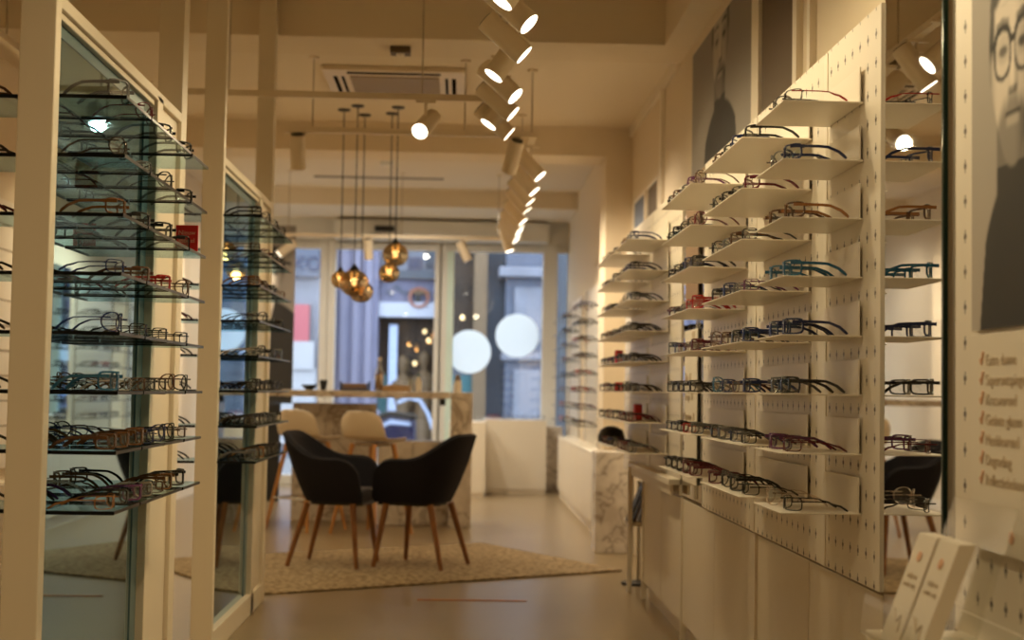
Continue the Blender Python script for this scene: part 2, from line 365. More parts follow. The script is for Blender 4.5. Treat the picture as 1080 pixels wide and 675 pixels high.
for x, z in ((.02, 2.3), (.25, 2.05)):  # glowing beads standing in for interior lamps reflected in the shop window
    MB().lathe([(0, -.04), (.03, -.03), (.035, .01), (.015, .04), (0, .04)], local(bl3, x, 23.4, z)).build('lamp_or_glint', M['warmglow'], bl3, True)
# scooter parked at the kerb
sc = thing('motor_scooter', 'navy motor scooter parked outside, seen under the counter top', 'scooter', (-.62, 19, -.02))
for x in (-.45, .45):
    wq = MB(); wq.sweep([(x+.2*math.cos(a), 0, .25+.2*math.sin(a)) for a in [i*2*PI/24 for i in range(24)]], .09, .09, True, (0, 1, 0)); wq.build('wheel', M['rubber'], sc, True)
    MB().tube((x, -.04, .25), (x, .04, .25), .12, n=20).build('rim', M['chrome'], sc, True)
MB().prism([(-.6, .35), (-.62, .62), (-.3, .78), (.05, .72), (.05, .4), (.3, .36), (.38, .7), (.36, .98), (.44, .98), (.5, .6), (.42, .3), (-.1, .28), (-.35, .45)], 1, -.13, .13).build('body', M['navy'], sc, bevel=.03)
MB().prism([(-.55, .60), (-.28, .73), (-.02, .69), (-.02, .64), (-.3, .66), (-.52, .54)], 1, -.137, .137).build('side_stripe', M['bluewhite'], sc, bevel=.01)
MB().sweep([(-.2, -.14, .95), (-.05, -.15, 1.02), (.1, -.15, .98), (.2, -.15, .82), (.28, -.15, .6)], .05, .05).build('hose_guard', M['bluewhite'], sc)
MB().prism([(.40, .45), (.36, .95), (.50, 1.0), (.60, .55)], 1, -.17, .17).build('front_shield', M['bluewhite'], sc, bevel=.03)
MB().prism([(-.66, .62), (-.6, .74), (-.3, .84), (.05, .8), (.05, .72), (-.3, .77)], 1, -.13, .13).build('seat', M['dark'], sc, bevel=.02)
MB().tube((.4, -.3, 1.04), (.4, .3, 1.04), .018).build('handlebar', M['black'], sc)
MB().tube((.42, 0, .9), (.42, 0, 1.05), .03).build('steering_post', M['bluewhite'], sc)

# ------------------------------------------------------------------ eyeglasses
FC = {'black': (.012, .011, .011), 'navy': (.015, .025, .085), 'teal blue': (.02, .11, .2), 'tortoiseshell': (.12, .048, .014), 'red': (.34, .014, .012),
      'burgundy': (.11, .012, .02), 'brown': (.085, .035, .014), 'purple': (.12, .03, .10), 'grey': (.12, .12, .12), 'amber': (.30, .125, .035), 'clear': None, 'silver': (.7, .68, .65), 'blue': (.02, .12, .42)}
FM = {}
for k, c in FC.items():
    if k == 'clear':
        FM[k] = glass('frame_clear', (.9, .84, .80), .22, .12)
    elif k == 'silver': FM[k] = mat('frame_silver', c, .25, 1)
    else: FM[k] = mat('frame_' + k.replace(' ', '_'), c, .22, coat=.3)
SH = {  # half width, half height, superellipse power, rim width, rim depth, temple height, temple thickness
 'rectangular': (.0265, .0165, 4.5, .0042, .0042, .0085, .0030),
 'slim rectangular': (.0262, .0150, 4.5, .0020, .0028, .0036, .0018),
 'square': (.0260, .0195, 5.0, .0046, .0044, .0090, .0032),
 'round': (.0245, .0220, 2.2, .0028, .0034, .0040, .0022),
}
def sup(a, b, n, k):
    out = []
    for i in range(k):
        t = 2*PI*i/k; c, s = math.cos(t), math.sin(t)
        out.append((a*math.copysign(abs(c)**(2/n), c), b*math.copysign(abs(s)**(2/n), s)))
    return out
GC = {}
def glasses_meshes(shape, colour):
    if (shape, colour) in GC: return GC[shape, colour]
    a, b, n, rw, rd, th, tt = SH[shape]; zc = b + rw + .0012; cx = .0335; m, mt = (FM[q] for q in (colour.split('/')*2)[:2])
    bow = lambda x: .55 * x * x / .065 + 0
    fr = MB()
    for sx in (-1, 1):
        o = sup(a+rw/2, b+rw/2, n, 24)
        fr.sweep([(sx*cx+x, bow(sx*cx+x), zc+z) for x, z in o], rw, rd, True, (0, 1, 0))
        xe = sx*(cx+a+rw); fr.box((xe-sx*.001, bow(xe)-rd/2, zc+b*.35), (sx*.0685, bow(xe)+rd*.9, zc+b*.35+th*1.05))
    xb = cx-a-rw*.4
    fr.sweep([(-xb, bow(xb), zc+b*.35), (-xb*.4, -.0006, zc+b*.58), (xb*.4, -.0006, zc+b*.58), (xb, bow(xb), zc+b*.35)], max(rw*.9, .002), max(rw*1.2, .0022), False, (0, 0, 1))
    L = []
    for sx in (-1, 1):
        o = sup(a, b, n, 24); l = MB()
        vs = [(sx*cx+x, bow(sx*cx+x)+.0004, zc+z) for x, z in o]; l.add(vs, [tuple(range(24))]); L.append(l)
    T = []
    zt = zc+b*.35+th*.5
    for sx in (-1, 1):
        t = MB(); pts = [(sx*.0674, .0035, zt), (sx*.0672, .035, zt+.0005), (sx*.0655, .075, zt+.0003), (sx*.064, .098, zt-.001), (sx*.0625, .112, zt-.0065), (sx*.061, .126, zt*.62), (sx*.0595, .139, zt*.30), (sx*.0585, .146, .0035)]
        t.sweep(pts, tt, [th, th*.86, th*.8, th*.78, max(th*.8, .0045), max(th*.85, .005), max(th*.9, .0055), max(th*.6, .004)], False, (0, 0, 1)); T.append(t)
    GC[shape, colour] = (fr.mesh('frame', m, True), [x.mesh('lens', M['lens']) for x in L], [x.mesh('temple', mt, True) for x in T])
    return GC[shape, colour]
NG = [0]
def glasses(x, y, z, rz, colour, shape, label, group):
    fm, lm, tm = glasses_meshes(shape, colour)
    if '/' in colour: label = label.replace(colour, colour.split('/')[0]).replace(' glasses,', ' glasses with %s temples,' % colour.split('/')[1])
    fr = bpy.data.objects.new('glasses', fm); COL.objects.link(fr)
    fr.location = (x, y, z+.0006); fr.rotation_euler = (0, 0, rz); tag(fr, label, 'glasses', group); NG[0] += 1
    for nm, ms in (('lens', lm), ('temple', tm)):
        for me in ms:
            c = bpy.data.objects.new(nm, me); COL.objects.link(c); c.parent = fr
    return fr
DARK = ['black']*7 + ['navy', 'brown', 'grey', 'burgundy', 'tortoiseshell']
SHP = ['rectangular', 'rectangular', 'slim rectangular', 'square', 'round', 'rectangular']
ZS = [1.853 - .1468*k for k in range(8)]        # shelf heights, top row first

# ------------------------------------------------------------------ pegboard wall
def pegboard_unit(y0, y1, joints, label, x=1.0, m='peg'):
    t = thing('pegboard', label, 'display panel', (x, y0, .65))
    ys = [y0] + joints + [y1]
    for i in range(len(ys)-1):
        MB().box(local(t, x, ys[i]+(.0015 if i else 0), .652), local(t, x+.022, ys[i+1]-.0015, 2.066)).build('panel', M[m], t, bevel=.0015)
    MB().box(local(t, x+.022, y0, .65), local(t, XR, y1, 2.066)).build('carcass', M['white'], t)
    for j in joints:
        MB().box(local(t, x-.003, j-.018, .652), local(t, x+.0005, j+.018, 2.06)).build('joint_rail', M['shelf'], t, bevel=.001)
    return t
pegboard_unit(3.36, 5.83, [3.87, 4.80], 'long white pegboard wall panel beyond the tall mirror')
pegboard_unit(6.42, 8.62, [7.45], 'white pegboard wall panel above the desk, beyond the price card')
pegboard_unit(1.2, 2.845, [1.6], 'white pegboard behind the two posters and the leaflet holder', m='peg_near')

SEG = [  # y0, y1, count, phrase for shelf, phrase for glasses
 (3.50, 3.83, 2, 'beside the tall mirror'),
 (4.02, 4.68, 4, 'in the middle column of the long pegboard'),
 (4.93, 5.66, 5, 'beside the price card'),
 (6.78, 7.40, 4, 'above the white desk'),
 (7.52, 8.36, 4, 'above the marble block'),
]
OV = {  # (segment, row) -> colours from near end to far end
 (0,0): ['black/red', 'black'], (0,1): ['navy', 'grey'], (0,2): ['brown/amber', 'brown'], (0,3): ['teal blue', 'teal blue'], (0,4): ['navy', 'navy'], (0,5): ['black', 'grey'], (0,6): ['burgundy', 'purple'], (0,7): ['black', 'clear'],
 (1,0): ['black', 'navy', 'black', 'brown'], (1,1): ['burgundy', 'black', 'black', 'black'], (1,2): ['black', 'brown', 'grey', 'black'], (1,3): ['purple', 'grey', 'navy', 'black'],
 (1,4): ['navy', 'black', 'brown', 'tortoiseshell'], (1,5): ['navy', 'brown', 'navy', 'teal blue'], (1,6): ['black', 'navy', 'grey', 'black'], (1,7): ['black', 'black', 'black', 'burgundy'],
 (2,0): ['brown', 'purple', 'grey', 'brown', 'black'], (2,3): ['red', 'red', 'grey', 'black', 'burgundy'], (2,4): ['burgundy', 'tortoiseshell', 'burgundy', 'navy', 'grey'],
 (2,6): ['grey', 'red', 'black', 'navy', 'grey'], (2,7): ['burgundy', 'burgundy', 'black', 'black', 'black'],
}
SHORT = ['beside the tall mirror', 'in the middle pegboard column', 'beside the price card', 'above the white desk', 'above the marble block']
for si, (y0, y1, cnt, ph) in enumerate(SEG):
    for r, z in enumerate(ZS):
        s = B((.795, y0, z-.0035), (.998, y1, z)).build('shelf', M['shelf'], bevel=.001)
        tag(s, '%s white metal shelf %s' % (ORD[r] if r in (0, 7) else ORD[r] + ' from top', ph), 'shelf', 'white metal shelves ' + SHORT[si])
        MB().box((.988, y0, z), (.9915, y1, z+.088)).build('back_plate', M['shelf'], s, bevel=.001)
        rr = random.Random(si*31 + r*7)
        cols = OV.get((si, r)) or [rr.choice(DARK) for _ in range(cnt)]
        n = cnt - (1 if (si == 4 and r in (0, 3, 7)) else 0)
        step = (y1-y0 - (.20 if (si, r) == (4, 7) else 0))/n
        for k in range(n):
            sh = rr.choice(SHP); c = cols[k]
            if (si, r, k) in ((0,0,0), (0,6,0), (0,7,0)): sh = 'slim rectangular'
            if (si, r, k) in ((0,3,0), (0,4,0), (0,5,0), (0,1,0)): sh = 'rectangular'
            yy = y0 + step*(k+.5) + rr.uniform(-.004, .004)
            if cnt == 2: yy = y0 + .078 + k*.152
            pos = (['near', 'far'] if n == 2 else [NTH[i] for i in range(n)])[k]
            lab = '%s %s glasses, %s on the %s shelf %s' % (c, sh, pos, ORD[r], SHORT[si])
            glasses(.812 + rr.uniform(0, .012), yy, z, -PI/2 + rr.uniform(-.07, .07), c, sh, lab, 'glasses ' + SHORT[si])

# small red tags and a dark cap on the desk-side shelves
for (y, r, h) in ((7.62, 4, .075), (7.45, 6, .085), (7.60, 5, .05)):
    z = ZS[r]; t = B((.83, y-.03, z+.0005), (.87, y+.03, z+h)).build('price_tag', M['redp'], bevel=.006)
    tag(t, 'small red tag block on the %s shelf above the marble block' % ORD[r] if y > 7.5 else 'small red tag block at the gap on the %s shelf above the white desk' % ORD[r], 'tag', 'red tags')
    if y < 7.5: t.location = (.07, -.12, 0)
cp = thing('cap', 'small round black cap on the bottom shelf above the marble block', 'cap', (.885, 8.265, ZS[7]+.001))
MB().lathe([(.075, 0), (.08, .03), (.065, .07), (.03, .09), (0, .093)], n=24).build('crown', M['dark'], cp, True)
MB().prism([(.07*math.cos(a), -.04-.09*math.sin(a)) for a in [i*PI/12 for i in range(13)]], 2, .002, .008).build('brim', M['dark'], cp)

# base cabinets under the pegboards
for (y0, y1, lb) in ((3.37, 4.80, 'white base cabinet below the pegboard, closest to the tall mirror'), (4.803, 6.40, 'white base cabinet below the price card'), (6.403, 7.75, 'white base cabinet under the wall desk')):
    t = thing('base_cabinet', lb, 'cabinet', (1.02, y0, 0), group='white base cabinets')
    MB().box(local(t, 1.045, y0, .0), local(t, XR-.001, y1, .10)).build('plinth', M['cab'], t)
    MB().box(local(t, 1.03, y0, .10), local(t, XR-.001, y1, .645)).build('body', M['cab'], t)
    n = 2
    for k in range(n):
        a = y0 + k*(y1-y0)/n; b = y0+(k+1)*(y1-y0)/n
        d = MB().box(local(t, 1.012, a+.003, .09), local(t, 1.03, b-.003, .642)).build('door', M['cab'], t, bevel=.002)
    MB().box(local(t, 1.002, y1-.012, .0), local(t, 1.03, y1, .648)).build('edge_strip', M['shelf'], t, bevel=.001)
t = thing('base_cabinet', 'white base cabinet below the leaflet holder, nearest the camera', 'cabinet', (1.02, 1.2, 0), group='white base cabinets')
MB().box((0.02, 0, 0), (.199, 1.69, .1)).build('plinth', M['cab'], t)
MB().box((0.01, 0, .1), (.199, 1.69, .645)).build('body', M['cab'], t)
for k in range(2): MB().box((-.008, k*.845+.003, .09), (.01, (k+1)*.845-.003, .642)).build('door', M['cab'], t, bevel=.002)

# tall mirror + narrow mirror behind the price card
for (y0, y1, z0, z1, lb) in ((2.932, 3.345, .03, 2.62, 'tall frameless mirror with a green glass edge, beside the big portrait'), (5.85, 6.40, .66, 2.066, 'narrow mirror strip between the two pegboards, behind the price card')):
    mo = B((1.006, y0, z0), (1.012, y1, z1)).build('wall_mirror', M['mirror']); tag(mo, lb, 'mirror', 'wall mirrors')
    MB().box((1.002, y0-.010 if y0 < 4 else y0-.006, z0), (1.0125, y0, z1)).build('glass_edge', M['greenglass'], mo)
    MB().box((1.0125, y0, z0), (XR-.002, y1, z1)).build('backing', M['white'], mo)
    if y0 < 4: MB().box((1.03, 2.847, z0), (XR-.002, y0-.001, z1)).build('side_filler', M['board'], mo)
# price card / poster in the narrow mirror bay
pc = thing('price_card', 'upright card with a portrait strip over grey price lines', 'poster', (.995, 5.95, .83))
MB().box((-.0, 0, -.10), (.004, .33, .56)).build('card', M['paper'], pc)
MB().box((-.0, 0, .62), (.004, .33, 1.10)).build('photo', M['skin'], pc)
MB().box((-.002, .06, .50), (0, .13, .55)).build('emblem', M['papertxt'], pc)
for k, w in enumerate(('Glas  60', 'Design  90', 'Premium  30')):
    text_mesh('lettering', w, .05, M['papertxt'], pc, (-.001, .31, .34 - k*.085), (0, -1, 0), (0, 0, 1))
MB().tube((.006, .05, -.16), (.006, .05, 1.1), .004).build('rod', M['chrome'], pc)

# wall desk with one leg and the magazine rack below it
dk = thing('wall_desk', 'narrow white wall desk on one slim leg beside the base cabinets', 'desk', (.95, 6.42, 0))
MB().box((-.002, 0, .70), (.27-.002, 1.55, .728)).build('desk_top', M['shelf'], dk, bevel=.003)
MB().box((.012, .02, .655), (.024, 1.53, .70)).build('apron', M['cab'], dk)
MB().box((0, 1.525, 0), (.025, 1.55, .70)).build('leg', M['shelf'], dk, bevel=.002)
mr = thing('magazine_rack', 'slim magazine rack under the far end of the white desk', 'rack', (1.03, 8.05, 0))
MB().tube((.03, .28, .0), (.03, .28, .6), .012).build('post', M['chrome'], mr, True)
MB().lathe([(0, 0), (.10, 0), (.10, .012), (.02, .02), (0, .02)], (.03, .28, 0)).build('base', M['dark'], mr, True)
for k in range(2): MB().box((-.06+.05*k*0, .0, .36+k*.012), (.10, .29, .368+k*.012)).build('tray', M['shelf'], mr)
for k, (m_, lb) in enumerate((('dark', 'dark magazine leaning in the rack under the desk'), ('grille', 'grey magazine leaning in the rack under the desk'), ('paper', 'pale magazine leaning in the rack under the desk'))):
    q = MB().prism([(-.02, 0), (.07, .22), (.082, .22), (-.008, 0)], 1, 0, .15).build('magazine', M[m_], bevel=.002); q.location = (.985+k*.035, 8.06+k*.03, .3815); tag(q, lb, 'magazine', 'magazines under the desk')

# marble block at the corner of the opening
tag(B((.955, 9.9, 0), (1.20, 10.19, .70)).build('marble_block', M['marble'], bevel=.004), 'veined marble plinth block standing against the wall past the desk', 'plinth')

# portraits ---------------------------------------------------------
def sm(e0, e1, x):
    t = max(0, min(1, (x-e0)/(e1-e0))); return t*t*(3-2*t)
def man(u, v, specs=True, hat=False, suit=False, bw=1.5):
    """grey tone of a studio portrait; u to the viewer's right, v up, face centre (0,0), chin at v=-1.05, crown v=1.25"""
    c = .27 - .02*v
    sh = -1.12 - .75*(abs(u)/bw)**2.2 - 5*max(0, abs(u)-bw*.86-.10*min(1.5, max(0, -v-1.3)))
    body = sm(-.05, .05, sh - v); c = c*(1-body) + .022*body
    neck = sm(.52, .46, abs(u+.03))*sm(-1.9, -1.8, v)*sm(-.5, -.6, v)
    c = c*(1-neck) + (.14 if v > -1.02 else .022)*neck
    w = .70 - .20*sm(.05, 1.05, -v)
    e = (abs(u)/w)**2.3 + (abs(v)/1.06)**2.3 if v < 0 else (u/.70)**2 + (v/1.22)**2
    f = sm(1.07, .95, e)
    t = .50 - .20*sm(.0, .62, u) - .13*sm(.48, .70, abs(u)) - .05*sm(.2, .9, v)
    beard = sm(-.28, -.55, v + .25*sm(.25, .6, abs(u)) - .10*sm(.2, .1, abs(u)))
    t -= .30*beard
    t += .14*sm(.08, .03, abs(v+.60))*sm(.24, .16, abs(u))*beard                            # lower lip
    t -= .18*sm(.035, .01, abs(v+.535))*sm(.27, .2, abs(u))                                 # mouth line
    t -= .16*sm(.10, .02, abs(u-.13))*sm(.12, -.1, v)*sm(-.36, -.28, v)                      # nose side
    t -= .20*sm(.06, .02, abs(v+.31))*sm(.17, .10, abs(u))                                  # nostrils
    t += .08*sm(.08, .02, abs(u+.02))*sm(.1, -.05, v)*sm(-.34, -.26, v)
    t -= .06*sm(.02, .01, abs(v-.62-.03*math.sin(4*u)))*sm(.45, .3, abs(u))                  # brow furrow
    for q in (-1, 1):
        d = ((u-q*.31)/.15)**2 + ((v-.12)/.06)**2
        t -= .30*sm(1.3, .4, d); t -= .10*sm(2.6, 1.2, ((u-q*.31)/.17)**2 + ((v-.14)/.11)**2)
        t -= .30*sm(.055, .025, abs(v-.36-.06*(1-abs(u-q*.33)*3)))*sm(.24, .19, abs(u-q*.33))
    c = c*(1-f) + max(.03, t)*f
    ear = sm(1.1, .9, ((abs(u)-.72)/.07)**2 + ((v-.02)/.2)**2)*(1-f); c = c*(1-ear) + .22*ear
    hair = sm(.70, .80, v + .05*math.sin(u*9) + .35*u*u)*sm(1.08, .98, (u/.80)**2 + ((v-.15)/1.27)**2)
    side = sm(.57, .64, abs(u))*sm(.0, .25, v)*sm(1.08, .98, (u/.78)**2+((v-.1)/1.27)**2)
    h = max(hair, side); c = c*(1-h) + (.035 + .03*abs(math.sin(14*u+3*v)))*h
    if specs:
        for q in (-1, 1):
            d = (abs((u-q*.33)/.26)**2.6 + abs((v-.10)/.25)**2.6)**(1/2.6)
            g = sm(.13, .07, abs(d-1)); g = max(g, sm(.19, .13, abs(d-1.02))*sm(.15, .25, v)); c = c*(1-g) + .012*g
        g = sm(.05, .03, abs(v-.20))*sm(.10, .07, abs(u)); c = c*(1-g)+.012*g
        g = sm(.05, .03, abs(v-.22))*sm(.57, .60, abs(u))*sm(.76, .72, abs(u)); c = c*(1-g)+.012*g
    if suit:
        g = sm(-1.02, -1.12, v)*sm(0, .03, (.36+.24*(v+1.1))-abs(u)); c = c*(1-g)+.6*g
        g = sm(-1.2, -1.3, v)*sm(.07, .05, abs(u)); c = c*(1-g)+.03*g
    if hat:
        g = max(sm(.10, .05, abs(v-.66+.1*u*u))*sm(1.15, 1.05, abs(u)), sm(.62, .7, v)*sm(.66, .6, abs(u))*sm(1.35, 1.25, v)); c = c*(1-g)+.02*g
    return max(.008, c)
def poster(name, label, w, h, fn, nu, nv, origin, xdir, m_edge='paper', thick=.012):
    """printed board: origin = lower corner at viewer's left, xdir = viewer's rightward direction"""
    X = Vector(xdir); Z = Vector((0, 0, 1)); N = X.cross(Z)        # towards the viewer
    me = bpy.data.meshes.new(name); vs = []; cs = []; fs = []
    for j in range(nv+1):
        for i in range(nu+1):
            p = X*(w*i/nu) + Z*(h*j/nv); vs.append(p); cs.append(fn(w*i/nu, h*j/nv))
    for j in range(nv):
        for i in range(nu): a = j*(nu+1)+i; fs.append((a, a+1, a+nu+2, a+nu+1))
    n0 = len(vs); bk = -N*thick
    for p in (Vector(), X*w, X*w+Z*h, Z*h): vs.append(p); cs.append((.6, .56, .5))
    for p in (Vector(), X*w, X*w+Z*h, Z*h): vs.append(p+bk); cs.append((.6, .56, .5))
    fs += [(n0+4, n0+7, n0+6, n0+5)] + [(n0+i, n0+4+i, n0+4+(i+1) % 4, n0+(i+1) % 4) for i in range(4)]
    me.from_pydata([tuple(v) for v in vs], [], fs); at = me.color_attributes.new('Col', 'FLOAT_COLOR', 'POINT')
    for i, c in enumerate(cs): at.data[i].color = (*c, 1)
    me.materials.append(M['print']); me.update()
    o = link(name, me); o.location = origin; return tag(o, label, 'poster')
def tone(k):
    k = min(k, .8); return (k*1.04, k*.93, k*.80)
# large portrait beside the mirror: faces the aisle (-X): viewer's right is -Y
poster('portrait_poster', 'big grey portrait of a man in thick round glasses, above the white price list', .98, .90,
       lambda a, b: tone(man((a-.205)/.145, (b-.487)/.185, bw=1.0)*1.4), 200, 180, (.9875, 2.715, 1.244), (0, -1, 0))
poster('portrait_poster', 'tall grey portrait of a man in a dark turtleneck, high above the pegboard', 1.55, .83,
       lambda a, b: tone(.85*man((a-.80)/.29, (b-.70)/.245, False)), 110, 110, (1.205, 7.44, 2.075), (0, -1, 0))
poster('portrait_banner', 'banner of a person in a brimmed hat and dark suit by the window', .56, 1.75,
       lambda a, b: tone(man((a-.30)/.20, (b-1.25)/.22, False, True, True)), 60, 120, (-2.2, 14.02, .952), (1, 0, 0))
bn = B((-2.1, 14.0, .0), (-1.75, 14.05, .951)).build('banner_stand', M['dark']); tag(bn, 'dark stand carrying the banner by the window', 'stand')
# white price list below the portrait
pl = thing('price_list_poster', 'white list poster with orange ticks below the big portrait', 'poster', (.9905, 2.72, .832))
MB().box((-.002, -.98, 0), (.009, 0, .405)).build('sheet', M['paper'], pl, bevel=.001)
for k, w in enumerate(('Extra dunne', 'Superontspiegeld', 'Kraswerend', 'Getinte glazen', 'Meekleurend', 'Degrading', 'Reflectiebehandeling')):
    z = .345 - k*.0372
    MB().sweep([(-.0035, -.050, z+.012), (-.0035, -.055, z+.003), (-.0035, -.066, z+.026)], .0055, .002, False, (1, 0, 0)).build('tick_mark', M['orange'], pl)
    text_mesh('lettering', w, .030, M['papertxt'], pl, (-.0028, -.078, z), (0, -1, 0), (0, 0, 1))
MB().tube((-.002, -.20, .035), (-.0035, -.20, .035), .012, n=20).build('emblem', M['orange'], pl)

# leaflet holder and shelf by the camera
ls = B((.80, 2.15, .652-.012), (.998, 2.78, .66)).build('shelf', M['shelf'], bevel=.003); tag(ls, 'thick white shelf carrying the leaflet holder, nearest the camera', 'shelf')
MB().box((.988, 2.15, .66), (.996, 2.78, .70)).build('back_plate', M['shelf'], ls)
lh = thing('leaflet_holder', 'clear acrylic leaflet holder on the nearest shelf', 'holder', (.835, 2.445, .6605))
sl = .075
MB().prism([(.045, 0), (.055+sl, .262), (.058+sl, .262), (.048, 0)], 1, -.012, .305).build('back_sheet', M['acryl'], lh)
MB().box((-.055, -.012, 0), (.05, .305, .003)).build('base', M['acryl'], lh)
MB().prism([(-.055, 0), (-.045, .075), (-.042, .075), (-.052, 0)], 1, -.012, .305).build('front_lip', M['acryl'], lh)
for k, (y, lb) in enumerate(((2.45, 'front stack of white leaflets in the acrylic holder'), (2.565, 'rear stack of white leaflets in the acrylic holder'))):
    q = thing('leaflet', lb, 'leaflet', (.795, y, .6640), group='leaflets in the acrylic holder')
    MB().prism([(0, 0), (sl, .197), (sl+.030, .197), (.030, 0)], 1, 0, .1).build('pages', M['paper'], q, bevel=.001)
    f = lambda s, d=-.0012: (s*sl+d, s*.197)
    x, z = f(.80); MB().tube((x, .05, z), (x-.001, .05, z+.0004), .010, n=16).build('emblem', M['orange'], q)
    for s_, txt in ((.60, 'brilglazen'), (.52, 'zonder zorg')):
        x, z = f(s_); text_mesh('lettering', txt, .014, M['papertxt'], q, (x, .05, z), (0, -1, 0), (sl, 0, .197), .0003, 'CENTER')
    x, z = f(.30); x2, z2 = f(.12)
    MB().sweep([(x, .075, z), (f(.2)[0], .045, f(.2)[1]), (f(.27)[0], .03, f(.27)[1]), (x2, .02, z2)], .003, .001).build('drawing', M['papertxt'], q)

# ------------------------------------------------------------------ mirror stands with glass shelves (aisle side X=-1)
def stand(y0, y1, who, endpost):
    t = thing('mirror_stand', '%s cream floor-to-ceiling stand framing a blue tinted mirror' % who, 'display stand', (-1.0, y0, 0), group='mirror display stands')
    top = 3.44 if y1 < 7 else (2.875 if y0 < 7 < y1 else 3.0)
    L = y1-y0
    def bx(n, a, b, m='post', bv=.003): return MB().box(a, b).build(n, M[m], t, bevel=bv)
    bx('post', (-.088, 0, 0), (0, .045, 3.449)); bx('post', (-.088, L-.30+.30-.09, 0), (0, L, 3.449))
    bx('post', (-.088, L-.48, 0), (0, L-.40, 2.06)); 
    bx('infill_board', (-.07, L-.40, 0), (-.016, L-.09, 2.06))
    bx('top_rail', (-.088, .045, 2.042), (0, L-.09, 2.075)); bx('bottom_rail', (-.088, .045, 0), (0, L-.09, .10))
    bx('inner_bead', (-.030, .045, 2.024), (-.012, L-.48, 2.042))
    mp = bx('mirror_pane', (-.05, .045, .10), (-.03, L-.48, 2.03), 'bluemirror', 0)
    q = MB().box((-.0299, L-.555, .10), (-.027, L-.48, 2.024)).box((-.0299, .05, 1.992), (-.028, L-.555, 2.024)).build('bevelled_edge', M['bevel'], mp)
    return t
stand(3.47, 5.12, 'nearer', 1); stand(5.93, 7.52, 'farther', 1)
def gshelf(xa, xb, y0, y1, z, label, group):
    s = B((xa, y0+.0025, z-.008), (xb, y1, z)).build('glass_shelf', M['shelfglass']); tag(s, label, 'shelf', group)
    MB().box((xa, y0, z-.0095), (xb, y0+.003, z)).build('dark_edge', M['glassedge'], s)
    xe = xb if xb > -1.04 else xa
    MB().box((xe-.0012, y0, z-.008), (xe+.0012, y1, z)).build('side_edge', M['glassedge'], s)
LOV = {(0,0,0): 'grey', (0,2,0): 'tortoiseshell', (0,3,2): 'red', (0,5,0): 'teal blue', (0,5,1): 'tortoiseshell', (0,6,0): 'brown', (0,6,1): 'tortoiseshell', (0,7,0): 'amber', (0,7,1): 'purple', (1,2,0): 'tortoiseshell', (1,7,0): 'grey', (1,7,1): 'amber', (1,1,0): 'brown', (0,1,2): 'black'}
DRK2 = ['black']*11 + ['brown', 'navy', 'tortoiseshell', 'burgundy', 'grey', 'silver']
for ui, (ys, pitch, dep, who) in enumerate((([3.53, 3.82, 4.10, 4.40], .29, .277, 'nearer mirror stand'), ([5.95, 6.22, 6.50, 6.78], .27, .2685, 'farther mirror stand'))):
    for r, z in enumerate(ZS):
        z = z - .022
        for k, y in enumerate(ys):
            gshelf(-1.028, -.84, y, y+dep, z, '%s glass shelf in the %s row, %s' % (NTH[k], ORD[r], who), 'glass shelves on the ' + who)
            rr = random.Random(ui*977 + r*53 + k*11)
            n = 2 if (r >= 5 and k < 3) else 1
            for i in range(n):
                c = LOV.get((ui, r, k)) if i == 0 else None
                c = c or rr.choice(DRK2); sh = rr.choice(SHP if r not in (1, 3) else ['slim rectangular', 'round', 'rectangular'])
                yy = y + .069 + i*.1345 if n == 2 else y + .082 + rr.uniform(-.006, .006)
                lab = '%s %s %s glasses on the %s glass shelf, %s row, %s' % ('front' if i == 0 else 'rear', c, sh, NTH[k], ORD[r], who) if n == 2 else '%s %s glasses on the %s glass shelf, %s row, %s' % (c, sh, NTH[k], ORD[r], who)
                glasses(-.853 - rr.uniform(0, .008), yy, z, PI/2 + (rr.uniform(-.008, .008) if n == 2 else rr.uniform(-.08, .08)), c, sh, lab, 'glasses on the ' + who)
        # the side away from the aisle
        y = ys[0] + (.02 if ui == 0 else -.02)
        gshelf(-1.30, -1.09, y, y+dep, z, '%s glass shelf behind the %s' % (ORD[r], who), 'glass shelves behind the ' + who)
        rr = random.Random(ui*71 + r*5); c = rr.choice(['burgundy', 'black', 'black', 'brown']) if r < 4 else 'black'
        glasses(-1.285, y+.09, z, -PI/2 + rr.uniform(-.05, .05), c, 'rectangular', '%s rectangular glasses on the %s glass shelf behind the %s' % (c, ORD[r], who), 'glasses behind the ' + who)
rc = B((-.905, 4.505, ZS[2]-.0215), (-.835, 4.511, ZS[2]+.060)).build('sale_card', M['redp'], bevel=.001); tag(rc, 'small red card standing on a glass shelf of the nearer mirror stand', 'card')
text_mesh('lettering', 'Nieuw', .02, M['orange'], rc, (-.87, 4.5045, ZS[2]+.03), (1, 0, 0), (0, 0, 1), .0003, 'CENTER')
text_mesh('lettering', 'model', .02, M['orange'], rc, (-.87, 4.5045, ZS[2]+.005), (1, 0, 0), (0, 0, 1), .0003, 'CENTER')

